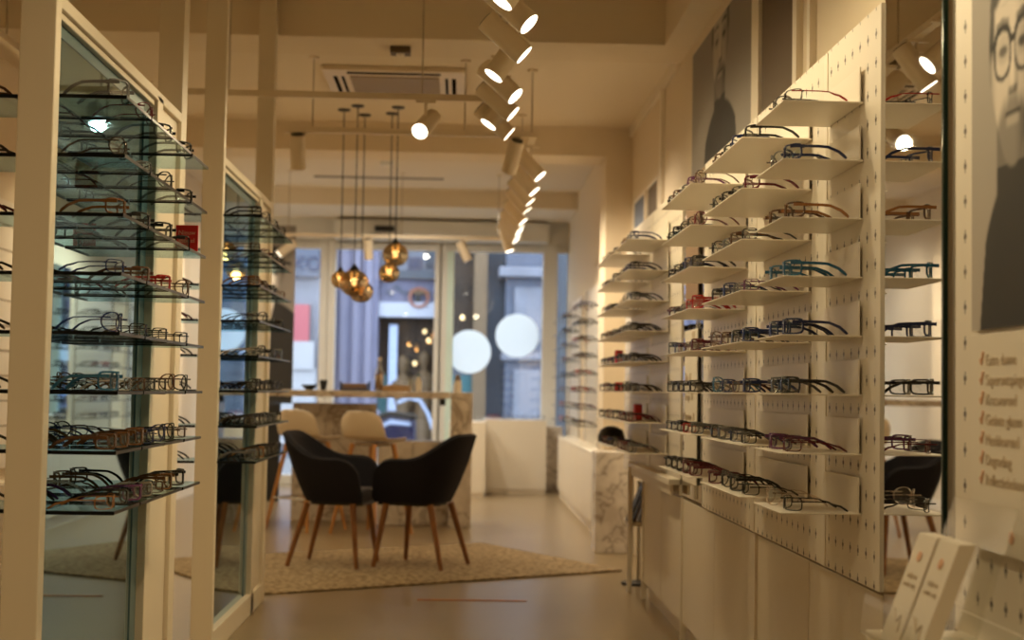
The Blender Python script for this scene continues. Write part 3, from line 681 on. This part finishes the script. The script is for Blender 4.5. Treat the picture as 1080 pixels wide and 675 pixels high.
# ------------------------------------------------------------------ window-side shelves on the wall past the opening
for ci, (y0, y1, ph) in enumerate(((12.05, 13.4, 'past the marble block'), (14.0, 15.4, 'closest to the shop window'))):
    t = thing('display_rack', 'white wall rack of glass shelves %s' % ph, 'display rack', (1.2, y0, 0), group='white wall racks by the window')
    MB().box((-.004, 0, .64), (.019, y1-y0, 2.07)).build('back_board', M['white'], t)
    for y in (.04, y1-y0-.04): MB().tube((-.02, y, .66), (-.02, y, 2.07), .008, n=8).build('upright', M['chrome'], t)
    for r, z in enumerate(ZS):
        s = B((1.0, y0, z-.008), (1.168, y1, z)).build('glass_shelf', M['acryl']); tag(s, '%s shelf of the wall rack %s' % (ORD[r], ph), 'shelf', 'rack shelves ' + ph)
        MB().box((.997, y0, z-.008), (1.0, y1, z)).build('dark_edge', M['glassedge'], s)
        MB().box((.997, y0-.003, z-.008), (1.168, y0, z)).build('dark_edge', M['glassedge'], s)
        rr = random.Random(ci*7+r)
        for k in range(2 if ci else 3):
            c = rr.choice(['black', 'black', 'brown', 'navy', 'burgundy', 'red'])
            glasses(1.02, y0+.15+k*(.38), z, -PI/2+rr.uniform(-.1, .1), c, 'rectangular', '%s rectangular glasses, %s on the %s rack shelf %s' % (c, NTH[k], ORD[r], ph), 'glasses on the rack ' + ph)
lm = B((1.195, 11.2, .64), (1.219, 11.95, 2.07)).build('wall_mirror', M['mirror']); tag(lm, 'mirror panel on the wall just past the opening', 'mirror', 'wall mirrors')
MB().box((1.19, 11.19, .64), (1.219, 11.2, 2.07)).build('glass_edge', M['greenglass'], lm)
for y0, y1, lb in ((10.62, 12.6, 'long low white drawer cabinet past the opening, nearer half'), (12.603, 15.1, 'long low white drawer cabinet past the opening, window half')):
    t = thing('drawer_cabinet', lb, 'cabinet', (1.05, y0, 0), group='low cabinets past the opening')
    L = y1-y0
    MB().box((.02, 0, 0), (.149, L, .08)).build('plinth', M['cab'], t); MB().box((.012, 0, .08), (.149, L, .62)).build('body', M['cab'], t)
    MB().box((0, 0, .62), (.149, L, .64)).build('top', M['shelf'], t)
    for k in range(3): MB().box((0, k*L/3+.004, .085), (.012, (k+1)*L/3-.004, .615)).build('drawer', M['cab'], t, bevel=.002)
tag(B((.955, 15.9, 0), (1.155, 16.2, .72)).build('marble_block', M['marble'], bevel=.004), 'small marble plinth in the corner beside the shop window', 'plinth')
# white display boxes under the window
for a, b, lb in (((.28, 15.5, 0), (.953, 16.2, .795), 'large plain white display box below the two white discs'), ((-.1, 14.85, 0), (.275, 15.48, .783), 'narrow white display box behind the marble counter leg')):
    t = thing('display_box', lb, 'plinth', (a[0], a[1], 0), group='white display boxes')
    MB().box((.01, .01, 0), (b[0]-a[0]-.01, b[1]-a[1]-.01, .04)).build('plinth', M['cab'], t); MB().box((0, 0, .04), (b[0]-a[0], b[1]-a[1], b[2])).build('body', M['white'], t, bevel=.004)
for k in range(4):
    c = ['red', 'black', 'navy', 'black'][k]
    glasses(.37+k*.165, 15.56, .795, 0, c, 'square', '%s square glasses, %s along the big white box under the window' % (c, NTH[k]), 'glasses on the window box')

# small framed pictures leaning above the second pegboard
for (y0, y1, z0, z1, m_, lb, st) in ((9.35, 9.95, 2.02, 2.46, 'stone', 'grey-blue framed picture, farther of two on the upper wall', 0), (8.72, 9.22, 2.05, 2.46, 'board', 'white framed dark picture, nearer of two on the upper wall', 0)):
    f = thing('picture', lb, 'picture', (1.2, y0, z0), group='small pictures on the upper wall')
    w = y1-y0; h = z1-z0
    MB().box((0, 0, 0), (.019, w, .02)).box((0, 0, h-.02), (.019, w, h)).box((0, 0, .02), (.019, .02, h-.02)).box((0, w-.02, .02), (.019, w, h-.02)).build('frame', M['white'], f)
    MB().box((.008, .02, .02), (.012, w-.02, h-.02)).build('print', M[m_], f)
    MB().lathe([(0, -.001), (.07, -.001), (.07, .001), (0, .001)], (0, 0, 0), 16)
# brown board on the upper wall
tag(B((1.208, 5.14, 2.075), (1.219, 5.71, 2.98)).build('wall_board', M['board']), 'plain dark brown board on the upper wall beside the tall portrait', 'board')

# ------------------------------------------------------------------ counter, stools, chairs, rug
ct = thing('counter', 'marble topped bar counter in front of the shop window', 'counter', (-1.0, 11.54, 0))
MB().box((-.95, 0, 1.04), (.925, .60, 1.092)).build('top', M['marble'], ct, bevel=.004)
MB().box((.93, 0, 0), (1.105, .62, 1.092)).build('side_panel', M['marble'], ct, bevel=.004)
MB().box((-.40, .5, .0), (.30, .58, .985)).build('front_panel', M['marble'], ct, bevel=.004)
MB().box((.34, .2, 0), (.62, .55, .685)).build('lower_panel', M['marble'], ct, bevel=.003)
MB().box((.625, .2, 0), (.925, .55, .685)).build('lower_panel', M['marble'], ct, bevel=.003)
MB().box((.84, .02, .985), (.885, .05, 1.039)).build('bracket', M['black'], ct)

def stool(x, y, rz, label):
    t = thing('bar_stool', label, 'stool', (x, y, 0), rz, 'bar stools at the counter')
    # shell: profile from front lip over the seat and up the low back; local +Y is forward
    prof = [(.20, .705), (.185, .727), (.10, .722), (0, .716), (-.09, .722), (-.145, .75), (-.172, .81), (-.185, .88), (-.19, .945)]
    hw = [.165, .195, .215, .22, .22, .222, .222, .212, .165]
    top = []; bot = []
    for (yy, zz), w in zip(prof, hw):
        a = []; b = []
        for i in range(11):
            s = -1+2*i/10; wrap = s*s
            bend = .055*wrap if zz > .74 else .02*wrap*(1 if yy < .1 else .3)
            z2 = zz + (.02*wrap if zz < .74 else 0) - (.03*wrap**2 if zz > .93 else 0)
            a.append((w*s, yy+(bend if zz > .74 else 0), z2)); b.append((w*s*1.0, yy+(bend-.012 if zz > .74 else 0), z2-(.012 if zz < .80 else 0)))
        top.append(a); bot.append(b)
    m_ = MB(); nU = 11; k = len(prof)
    vs = [p for r in top for p in r] + [p for r in bot for p in r]; o = nU*k; fs = []
    for i in range(k-1):
        for j in range(nU-1):
            q = i*nU+j; fs.append((q, q+1, q+nU+1, q+nU)); fs.append((o+q, o+q+nU, o+q+nU+1, o+q+1))
    for i in range(k-1):
        for j in (0, nU-1): q = i*nU+j; fs.append((q, q+nU, o+q+nU, o+q))
    for i in (0, k-1):
        for j in range(nU-1): q = i*nU+j; fs.append((q, q+1, o+q+1, o+q))
    m_.add(vs, fs); m_.build('seat_shell', M['shell'], t, True, sub=1)
    MB().box((-.10, -.10, .672), (.10, .10, .698)).build('seat_frame', M['grille'], t, bevel=.01)
    for sx in (-1, 1):
        for sy in (-1, 1):
            MB().tube((sx*.225, sy*.215, 0), (sx*.11, sy*.11, .69), .012, .019, 14).build('leg', M['oak'], t, True)
    fz = .25; p = [(sx*.187, sy*.18, fz) for sx, sy in ((-1,-1), (1,-1), (1,1), (-1,1))]
    fr = MB()
    for i in range(4): fr.tube(p[i], p[(i+1) % 4], .008, n=10)
    fr.build('footrest', M['chrome'], t, True)
stool(-1.19, 11.27, math.radians(-38), 'white shell bar stool')
bpy.data.objects['bar_stool']['label'] = 'white shell bar stool with oak legs, farther from the marble counter leg'
stool(-.66, 11.0, math.radians(-38), 'white shell bar stool with oak legs, standing between the two armchairs')

def armchair(x, y, rz, label):
    """tub chair; local +Y is forward"""
    t = thing('armchair', label, 'armchair', (x, y, .0195), rz, 'tub armchairs on the rug')
    n = 40; z0 = .395
    def plan(s, k, ins):
        # s in [-1,1] round the U from front of one arm, round the back, to front of the other; k = flare 0..1
        w = .215 + .075*k - ins; yb = -.20 - .13*k + ins; yf = .235 + .03*k - ins*.2
        ys = -.02
        Ls = yf-ys; arc = PI*.5*(w+abs(yb-ys))/2; tot = Ls+arc; d = (1-abs(s))*tot    # distance from the back centre measured outwards
        d = abs(s)*tot; sg = 1 if s >= 0 else -1
        if d < arc:
            a = d/arc*PI/2; e = 2/2.5
            return sg*w*math.sin(a)**e, ys - (ys-yb)*math.cos(a)**e
        return sg*w, ys + (d-arc)
    def height(s):
        a = abs(s)
        h = .81 - .155*sm(.12, .62, a) - .0*a
        if a > .72:
            u = (a-.72)/.28; h = z0+.04 + (h-z0-.04)*math.sqrt(max(0, 1-u**2.6))
        return h
    def pt(s, v, ins):
        h = height(s); z = z0 + (h-z0)*v; k = (z-z0)/.415
        low = .05*(1-v)**3 if ins == 0 else 0
        x_, y_ = plan(s, k, ins + low*.6); return (x_, y_, z)
    rows = 9; ss = [-1+2*i/n for i in range(n+1)]
    out = [[pt(s, v/rows, 0) for s in ss] for v in range(rows+1)]; inn = [[pt(s, v/rows, .045) for s in ss] for v in range(rows+1)]
    m_ = MB(); W = n+1
    loop = out + [[((Vector(out[-1][i])+Vector(inn[-1][i]))/2 + Vector((0, 0, .014))) for i in range(W)]] + inn[::-1]
    vs = [p for r in loop for p in r]; R_ = len(loop); fs = []
    for i in range(R_):
        a = i; b = (i+1) % R_
        for j in range(W-1): fs.append((a*W+j, a*W+j+1, b*W+j+1, b*W+j))
    fs.append(tuple(i*W for i in range(R_))[::-1]); fs.append(tuple(i*W+W-1 for i in range(R_)))
    m_.add(vs, fs); m_.build('shell', M['fabric'], t, True)
    pl = lambda k, ins: [plan(s, k, ins) for s in ss]
    c = MB(); lv = [(.06, .398), (.046, .41), (.046, .455), (.06, .470), (.10, .476)]
    rws = []
    for ins, z in lv:
        o = pl(.12, ins); rws.append([(p[0], min(p[1], .26), z) for p in o])
    c.grid(rws); W2 = len(rws[0])
    c.f.append(tuple(range(W2-1, -1, -1))); c.m.append(0); b = (len(rws)-1)*W2; c.f.append(tuple(range(b, b+W2))); c.m.append(0)
    for i in range(len(rws)-1): c.f.append((i*W2, (i+1)*W2, (i+1)*W2+W2-1, i*W2+W2-1)); c.m.append(0)
    c.build('seat', M['fabric2'], t, False, bevel=.008)
    o = pl(0, .055); u = MB(); u.prism([(p[0], p[1]) for p in o], 2, .375, .40); u.build('seat_base', M['dark'], t)
    for sx in (-1, 1):
        MB().tube((sx*.225, .215, 0), (sx*.165, .165, .385), .0135, .021, 14).build('leg', M['walnut'], t, True)
        MB().tube((sx*.205, -.235, 0), (sx*.15, -.13, .385), .0135, .021, 14).build('leg', M['walnut'], t, True)
armchair(-.765, 8.97, math.radians(-103), 'charcoal tub armchair with walnut legs, its open front and pale seat showing')
armchair(-.225, 8.95, math.radians(66), 'black tub armchair with walnut legs, turned with its outer back to us')

ru = MB(); c1 = Vector((1.03, 8.89)); du = Vector((-.866, -.5)); dv = Vector((-.5, .866))
co = [c1, c1+du*2.5, c1+du*2.5+dv*1.7, c1+dv*1.7]
ru.prism([(p.x, p.y) for p in co], 2, .001, .014); tag(ru.build('rug', M['rug'], bevel=.005), 'beige woven rug laid at an angle under the two armchairs', 'rug')

# things on the counter
CZ = 1.0925
b = thing('bottle', 'tall clear bottle of amber drink on the marble counter', 'bottle', (-.67, 11.85, CZ), group='bottles on the counter')
MB().lathe([(0, 0), (.038, 0), (.04, .01), (.04, .16), (.015, .215), (.014, .26)], n=20).build('glass_body', M['bottle'], b, True); MB().lathe([(0, .005), (.035, .005), (.035, .14), (0, .14)], n=20).build('drink', M['wine'], b, True); MB().lathe([(0, .255), (.016, .255), (.016, .28), (0, .28)], n=12).build('cap', M['paper'], b)
for x, lb, m_ in ((-.41, 'small dark topped bottle on the counter, beside the wooden tray', 'dark'), (-.345, 'small white bottle on the counter, nearest the marble leg', 'paper')):
    b = thing('bottle', lb, 'bottle', (x, 11.85, CZ), group='bottles on the counter'); MB().lathe([(0, 0), (.026, 0), (.027, .09), (.01, .11), (.01, .13), (0, .13)], n=16).build('glass_body', M['bottle'] if m_ == 'dark' else M[m_], b, True); MB().lathe([(0, .125), (.013, .125), (.013, .15), (0, .15)], n=12).build('cap', M[m_] if m_ == 'dark' else M['teal'], b)
cu = thing('cup', 'small black cup on the far end of the counter', 'cup', (-1.13, 11.85, CZ)); MB().lathe([(0, 0), (.022, 0), (.034, .085), (.030, .085), (.02, .008), (0, .008)], n=20).build('bowl', M['black'], cu, True)
bo = MB().lathe([(0, 0), (.03, 0), (.06, .03), (.068, .045), (.062, .045), (.028, .008), (0, .008)], (0, 0, 0), 24).build('bowl', M['dark'], None, True); bo.location = (-1.24, 11.8, CZ); tag(bo, 'dark round bowl on the counter beside the black cup', 'bowl')
tr = thing('tray', 'dark tray with handles on the counter beside the tall bottle', 'tray', (-.87, 11.85, CZ))
MB().box((-.12, -.07, 0), (.12, .07, .015)).build('base', M['dark'], tr)
for x in (-.115, .115): MB().box((x-.006, -.07, .015), (x+.006, .07, .075)).build('side_wall', M['dark'], tr)
MB().box((-.10, -.05, .016), (.10, .05, .06)).build('liner', M['skin'], tr, bevel=.01)
bx = thing('wooden_tray', 'low wooden tray of leaflets on the counter before the bottles', 'tray', (-.53, 11.75, CZ))
MB().box((-.10, -.09, 0), (.12, .09, .045)).build('body', M['crate'], bx, bevel=.004); MB().prism([(-.09, .046), (.10, .046), (.10, .05), (-.02, .06)], 1, -.08, .08).build('leaflets', M['papertxt'], bx)
js = thing('jar', 'small pale jar standing on top of the marble counter leg', 'jar', (-.02, 11.8, CZ)); MB().lathe([(0, 0), (.035, 0), (.038, .05), (.03, .085), (.032, .1), (0, .1)], n=20).build('body', M['paper'], js, True); MB().lathe([(0, .1), (.028, .1), (.02, .14), (0, .145)], n=16).build('lid', M['grille'], js, True)

# ------------------------------------------------------------------ ceiling fittings
ac = thing('ceiling_air_conditioner', 'square ceiling cassette air conditioner with grille and dark slots', 'air conditioner', (-.43, 8.82, 3.03))
MB().box((-.43, -.43, -.03), (.43, .43, -.001)).build('casing', M['spot'], ac, bevel=.008); MB().box((-.27, -.27, -.036), (.27, .27, -.03)).build('grille', M['grille'], ac)
for sx in (-1, 1):
    MB().box((sx*.36-.012, -.25, -.033), (sx*.36+.012, .25, -.0295)).build('air_slot', M['slot'], ac); MB().box((sx*.315-.008, -.25, -.033), (sx*.315+.008, .25, -.0295)).build('air_slot', M['slot'], ac)
    MB().box((-.28, sx*.36-.02, -.034), (.28, sx*.36+.02, -.0295)).build('air_slot', M['slot'], ac)
sd = thing('ceiling_motion_sensor', 'small box sensor under the ceiling beam above the air conditioner', 'sensor', (-.36, 7.75, 2.985)); MB().box((-.055, -.05, -.035), (.055, .05, -.001)).build('body', M['board'], sd, bevel=.004); MB().lathe([(0, -.05), (.02, -.045), (.025, -.035), (0, -.034)]).build('eye', M['paper'], sd, True)
tag(B((-1.5, 14.2, 3.222), (-.2, 14.27, 3.2295)).build('ceiling_vent', M['vent']), 'long thin dark air slot in the ceiling near the window', 'vent')
de = thing('smoke_detector', 'small white smoke detector under the rear ceiling', 'detector', (-.72, 13.2, 3.23)); MB().lathe([(0, -.045), (.05, -.04), (.06, -.02), (.065, -.001), (0, -.001)]).build('body', M['frame'], de, True); MB().lathe([(0, -.055), (.02, -.052), (.024, -.044), (0, -.043)]).build('cap', M['paper'], de, True)
db = thing('door_sensor', 'black box sensor on the white band above the entrance', 'sensor', (-.88, 16.03, 2.915)); MB().box((-.11, -.05, -.03), (.11, .019, .03)).build('body', M['black'], db, bevel=.006); MB().box((-.09, -.052, -.024), (.09, -.05, -.006)).build('lens_strip', M['dark'], db)
ex = thing('exit_sign', 'small green exit sign above the entrance, below the black sensor', 'sign', (-1.0, 16.033, 2.83)); MB().box((-.09, -.01, -.03), (.09, .014, .03)).build('board', M['frame'], ex)
for x in (-.05, .055): MB().box((x-.025, -.013, -.018), (x+.025, -.01, .018)).build('symbol', M['green'], ex)
for x0, x1, lb in ((-1.45, .98, 'white roller shutter casing above the shop window'),):
    tag(B((x0, 16.05, 2.80), (x1, 16.29, 3.02)).build('shutter_casing', M['frame'], bevel=.01), lb, 'casing')

# lighting tracks
ZT = 2.60
def track(a, b, label):
    d = Vector(b)-Vector(a); t = thing('light_track', label, 'light track', a, group='ceiling light tracks')
    MB().box((-.018 if abs(d.x) < .1 else 0, -.018 if abs(d.y) < .1 else 0, -.016), (.018 if abs(d.x) < .1 else d.x, .018 if abs(d.y) < .1 else d.y, .016)).build('rail', M['spot'], t, bevel=.002)
    return t
def rod(t, p, top):
    o = MB().tube(local(t, p[0], p[1], ZT+.016), local(t, p[0], p[1], top-.001), .0045, n=8).build('hanger', M['chrome'], t)
    MB().lathe([(0, -.015), (.03, -.012), (.03, -.001), (0, -.001)], local(t, p[0], p[1], top), 16).build('hanger_rose', M['spot'], t)
t1 = track((.16, .6, ZT), (.16, 7.18, ZT), 'ceiling track along the aisle holding the nearer row of spots')
for y in (1.5, 4.2, 6.6): rod(t1, (.16, y), 3.45)
t2 = track((-1.45, 7.2, ZT), (.18, 7.2, ZT), 'cross track before the beam, holding one spot aimed at the camera')
for x in (-1.2, -.22): rod(t2, (x, 7.2), 3.45)
t3 = track((-1.05, 8.2, ZT), (.42, 8.2, ZT), 'cross track with two upright spots below the air conditioner')
for x in (-.88, .0): rod(t3, (x, 8.2), 3.03)
t4 = track((.40, 8.22, ZT), (.40, 13.1, ZT), 'ceiling track holding the long row of spots toward the window')
for y, tp in ((8.4, 3.03), (9.8, 3.03), (12.0, 3.23)): rod(t4, (.40, y), tp)
t5 = track((-1.95, 13.9, ZT), (.5, 13.9, ZT), 'cross track close to the shop window')
for x in (-1.7, -.6, .35): rod(t5, (x, 13.9), 3.23)

def add_light(o, pos, aim, w, size, blend, col, r=.035):
    l = bpy.data.lights.new('lamp', 'SPOT'); l.energy = w; l.spot_size = math.radians(size); l.spot_blend = blend; l.color = col; l.shadow_soft_size = r
    q = bpy.data.objects.new('lamp', l); COL.objects.link(q); q.location = pos; q.rotation_euler = Vector(aim).to_track_quat('-Z', 'Y').to_euler()
    if o: q.parent = o
WARM = (1, .81, .485); WN = (1, .84, .60)
def spot(x, y, aim, label, group, w=55, size=125, col=WARM):
    t = thing('track_spotlight', label, 'spotlight', (x, y, ZT-.017), group=group)
    a = Vector(aim).normalized()
    MB().box((-.05, -.014, -.012), (.05, .014, -.0005)).build('adaptor', M['spot'], t)
    piv = Vector((0, 0, -.125)); MB().tube((0, 0, -.012), piv, .008, n=10).build('stem', M['spot'], t, True)
    top = piv - a*.115; end = piv + a*.085
    MB().tube(top, end, .044, n=28).build('housing', M['spot'], t, True, bevel=.002)
    MB().tube(top-a*.004, top, .034, n=24).build('rear_cap', M['dark'], t, True)
    MB().tube(end-a*.004, end+a*.0004, .0405, n=28).build('lamp_lens', M['lamp'], t, True)
    add_light(t, end+a*.006, a, w, size, 1, col)
R1, L1 = (.70, -.22, -.68), (-.56, -.10, -.82)
near = [(4.62, L1), (4.95, R1), (5.40, (.74, -.02, -.66)), (5.72, L1), (6.18, R1), (6.58, (.72, -.06, -.62)), (6.78, L1), (7.10, (.72, .02, -.6))]
for i, (y, a) in enumerate(near):
    spot(.16, y, a, '%s white cylinder spotlight from the camera along the aisle track' % (NTH + ['seventh', 'eighth'])[i], 'spotlights on the aisle track', w=(34 if a[0] > 0 else 75))
spot(-.20, 7.2, (-.30, -.78, -.52), 'single white spotlight shining at the camera from the cross track', None, w=14)
spot(-.96, 8.2, (0, .42, -.9), 'upright white spotlight on the far end of the cross track', 'upright spotlights', w=28)
spot(.28, 8.2, (-.22, .50, -.85), 'slightly tilted upright white spotlight beside the long row of spots', 'upright spotlights', w=28)
far = [(8.45, (.62, -.12, -.70)), (9.1, (.62, -.10, -.70)), (9.6, (.6, 0, -.7)), (10.05, (.6, .02, -.7)), (10.75, (.62, -.05, -.7)), (11.2, (.6, 0, -.7)), (11.45, (.6, -.06, -.7)), (11.8, (.6, 0, -.7)), (12.1, (.62, -.06, -.7)), (12.85, (.3, -.05, -.8))]
ORX = NTH + ['seventh', 'eighth', 'ninth', 'last']
for i, (y, a) in enumerate(far):
    spot(.40, y, a, '%s white cylinder spotlight in the long row toward the window' % ORX[i], 'spotlights toward the window', w=60, col=WN)
for x, a, lb in ((-1.72, (-.7, -.1, -.55), 'tan cylinder spotlight close to the window, aimed at the hat banner'), (-.92, (.05, .3, -1), 'upright cylinder spotlight behind the glass globes'), (.02, (.42, .1, -.85), 'tilted cylinder spotlight above the lower white disc')):
    spot(x, 13.9, a, lb, 'spotlights on the window track', w=80, col=WN)
# the same track goes on above and behind the camera: its lamps light the near displays
for y, a in ((4.2, R1), (3.75, (.75, .05, -.65)), (3.3, L1), (2.85, R1), (2.4, (.75, .1, -.65)), (1.9, L1), (1.3, R1), (.7, L1)):
    add_light(None, (.16+a[0]*.2, y, 2.42), a, 20 if a[0] > 0 else 60, 130, 1, WARM)
for x, y in ((-.1, -.4), (-.1, .5), (-1.8, .3), (-1.8, 2.3)):  # off the track: unseen downlights added to lift the ambient light
    add_light(None, (x, y, 2.5), (0, .05, -1), 15, 150, 1, WARM)
for x, y in ((-1.9, 12.2), (-1.9, 14.6), (-.5, 13.0), (-.6, 15.0)):  # added downlights without fixtures, to brighten the window end of the shop
    add_light(None, (x, y, 2.95), (0, .12, -1), 75, 165, 1, (1, .90, .74))
t6 = track((-2.0, 2.0, ZT), (-2.0, 9.4, ZT), 'ceiling track over the other aisle, behind the mirror stands')
for y in (3.0, 6.2, 9.0): rod(t6, (-2.0, y), 3.45 if y < 7.5 else 3.03)
# far aisle lamps on the other side of the mirror stands
for y in (4.4, 6.6, 9.2, 11.6):
    add_light(None, (-2.0, y, 2.5), (-.25, 0, -.95), 70, 150, 1, WARM)

# pendant lamps
pend = [(-.831, 9.75, 1.854, .066, 'small smoked globe pendant, hanging at the outer end of the cluster'), (-.726, 9.60, 1.822, .100, 'large smoked globe pendant, biggest of the lower three'), (-.700, 9.92, 1.785, .085, 'medium smoked globe pendant, tucked behind the biggest globe'),
        (-.453, 9.62, 2.019, .088, 'smoked globe pendant, highest of the cluster'), (-.505, 9.84, 1.913, .074, 'smoked globe pendant hanging just below the highest globe')]
for x, y, z, r, lb in pend:
    t = thing('pendant_lamp', lb, 'pendant lamp', (x, y, 3.03), group='smoked glass pendants'); zz = z-3.03
    pr = [(r*math.sin(a), -r*.92*math.cos(a)) for a in [PI*i/18 for i in range(2, 17)]]
    MB().lathe([(p[0], p[1]+zz) for p in pr], n=28).build('globe', M['smoke'], t, True)
    MB().tube((0, 0, zz+r*1.25), (0, 0, -.012), .0035, n=8).build('cord', M['black'], t)
    MB().lathe([(.006, zz+r*1.3), (.012, zz+r*1.2), (r*.34, zz+r*.93), (r*.34, zz+r*.86), (.010, zz+r*.84), (.009, zz+r*.34), (0, zz+r*.34)], n=20).build('socket', M['black'], t, True)
    MB().lathe([(0, -.012), (.04, -.01), (.045, -.001), (0, -.001)]).build('ceiling_rose', M['black'], t, True)
    MB().lathe([(0, zz+r*.34), (.009, zz+r*.33), (.016, zz+r*.2), (.017, zz+.0), (.011, zz-r*.12), (0, zz-r*.16)], n=16).build('bulb', M['bulb'], t, True)
    l = bpy.data.lights.new('bulb_light', 'POINT'); l.energy = 1.5; l.color = (1, .66, .3); l.shadow_soft_size = .03
    q = bpy.data.objects.new('bulb_light', l); COL.objects.link(q); q.location = (0, 0, zz-r*.5); q.parent = t

# far side wall display that the mirrors see
dt = thing('display_tower', 'slim tower of coloured glasses cases against the far side wall', 'display stand', (-2.5, 10.4, 0))
MB().tube((0, 0, 0), (0, 0, 1.7), .02, n=12).build('pole', M['dark'], dt, True); MB().lathe([(0, 0), (.16, 0), (.16, .02), (.03, .03), (0, .03)]).build('base', M['dark'], dt, True)
for k, m_ in enumerate(('orange', 'dark', 'paper', 'board', 'redp', 'dark')):
    MB().box((.0, -.09, .55+k*.18), (.10, .09, .63+k*.18)).build('case', M[m_], dt, bevel=.02)
wp = thing('wall_panel', 'white slotted display panel on the far side wall', 'display panel', (XL+.001, 8.2, .6))
MB().box((0, 0, 0), (.02, 4.5, 1.6)).build('board', M['white'], wp)
for k in range(10): MB().box((.02, 0, .1+k*.15), (.023, 4.5, .108+k*.15)).build('slot', M['grille'], wp)
cbx = thing('side_cabinet', 'white side cabinet against the far side wall', 'cabinet', (XL+.001, 4.0, 0))
MB().box((0, 0, .06), (.4, 3.6, .6)).build('body', M['cab'], cbx, bevel=.004); MB().box((.02, .02, 0), (.36, 3.58, .06)).build('plinth', M['cab'], cbx)
for k in range(4): MB().box((.4, k*.9+.005, .07), (.415, (k+1)*.9-.005, .59)).build('door', M['cab'], cbx, bevel=.002)

# ------------------------------------------------------------------ daylight, camera
W = bpy.data.worlds.new('World'); S.world = W; W.use_nodes = True
bg = W.node_tree.nodes['Background']; bg.inputs['Color'].default_value = (.84, .90, 1.0, 1); bg.inputs['Strength'].default_value = 6.5

cam = bpy.data.cameras.new('camera'); co_ = bpy.data.objects.new('camera', cam); COL.objects.link(co_)
cam.sensor_width = 36; cam.lens = 50; cam.clip_start = .05; cam.clip_end = 200
Rw = Matrix(((0.99919285, -0.01834167, -0.03573833), (-0.03659819, -0.04890849, -0.99813252), (0.01655951, 0.99863484, -0.04954029))).to_4x4()
Rw.translation = Vector((0, 0, 1.115)); co_.matrix_world = Rw
cam.dof.use_dof = True; cam.dof.focus_distance = 4.15; cam.dof.aperture_fstop = 2.9
S.camera = co_
S.view_settings.view_transform = 'Standard'; S.view_settings.look = 'None'; S.view_settings.gamma = 1; S.view_settings.use_curve_mapping = False
S.view_settings.exposure = -.1
cy = S.cycles
cy.use_denoising = True
cy.max_bounces = 10; cy.diffuse_bounces = 5; cy.glossy_bounces = 5; cy.transparent_max_bounces = 32; cy.sample_clamp_indirect = 6
cy.caustics_reflective = False; cy.caustics_refractive = False
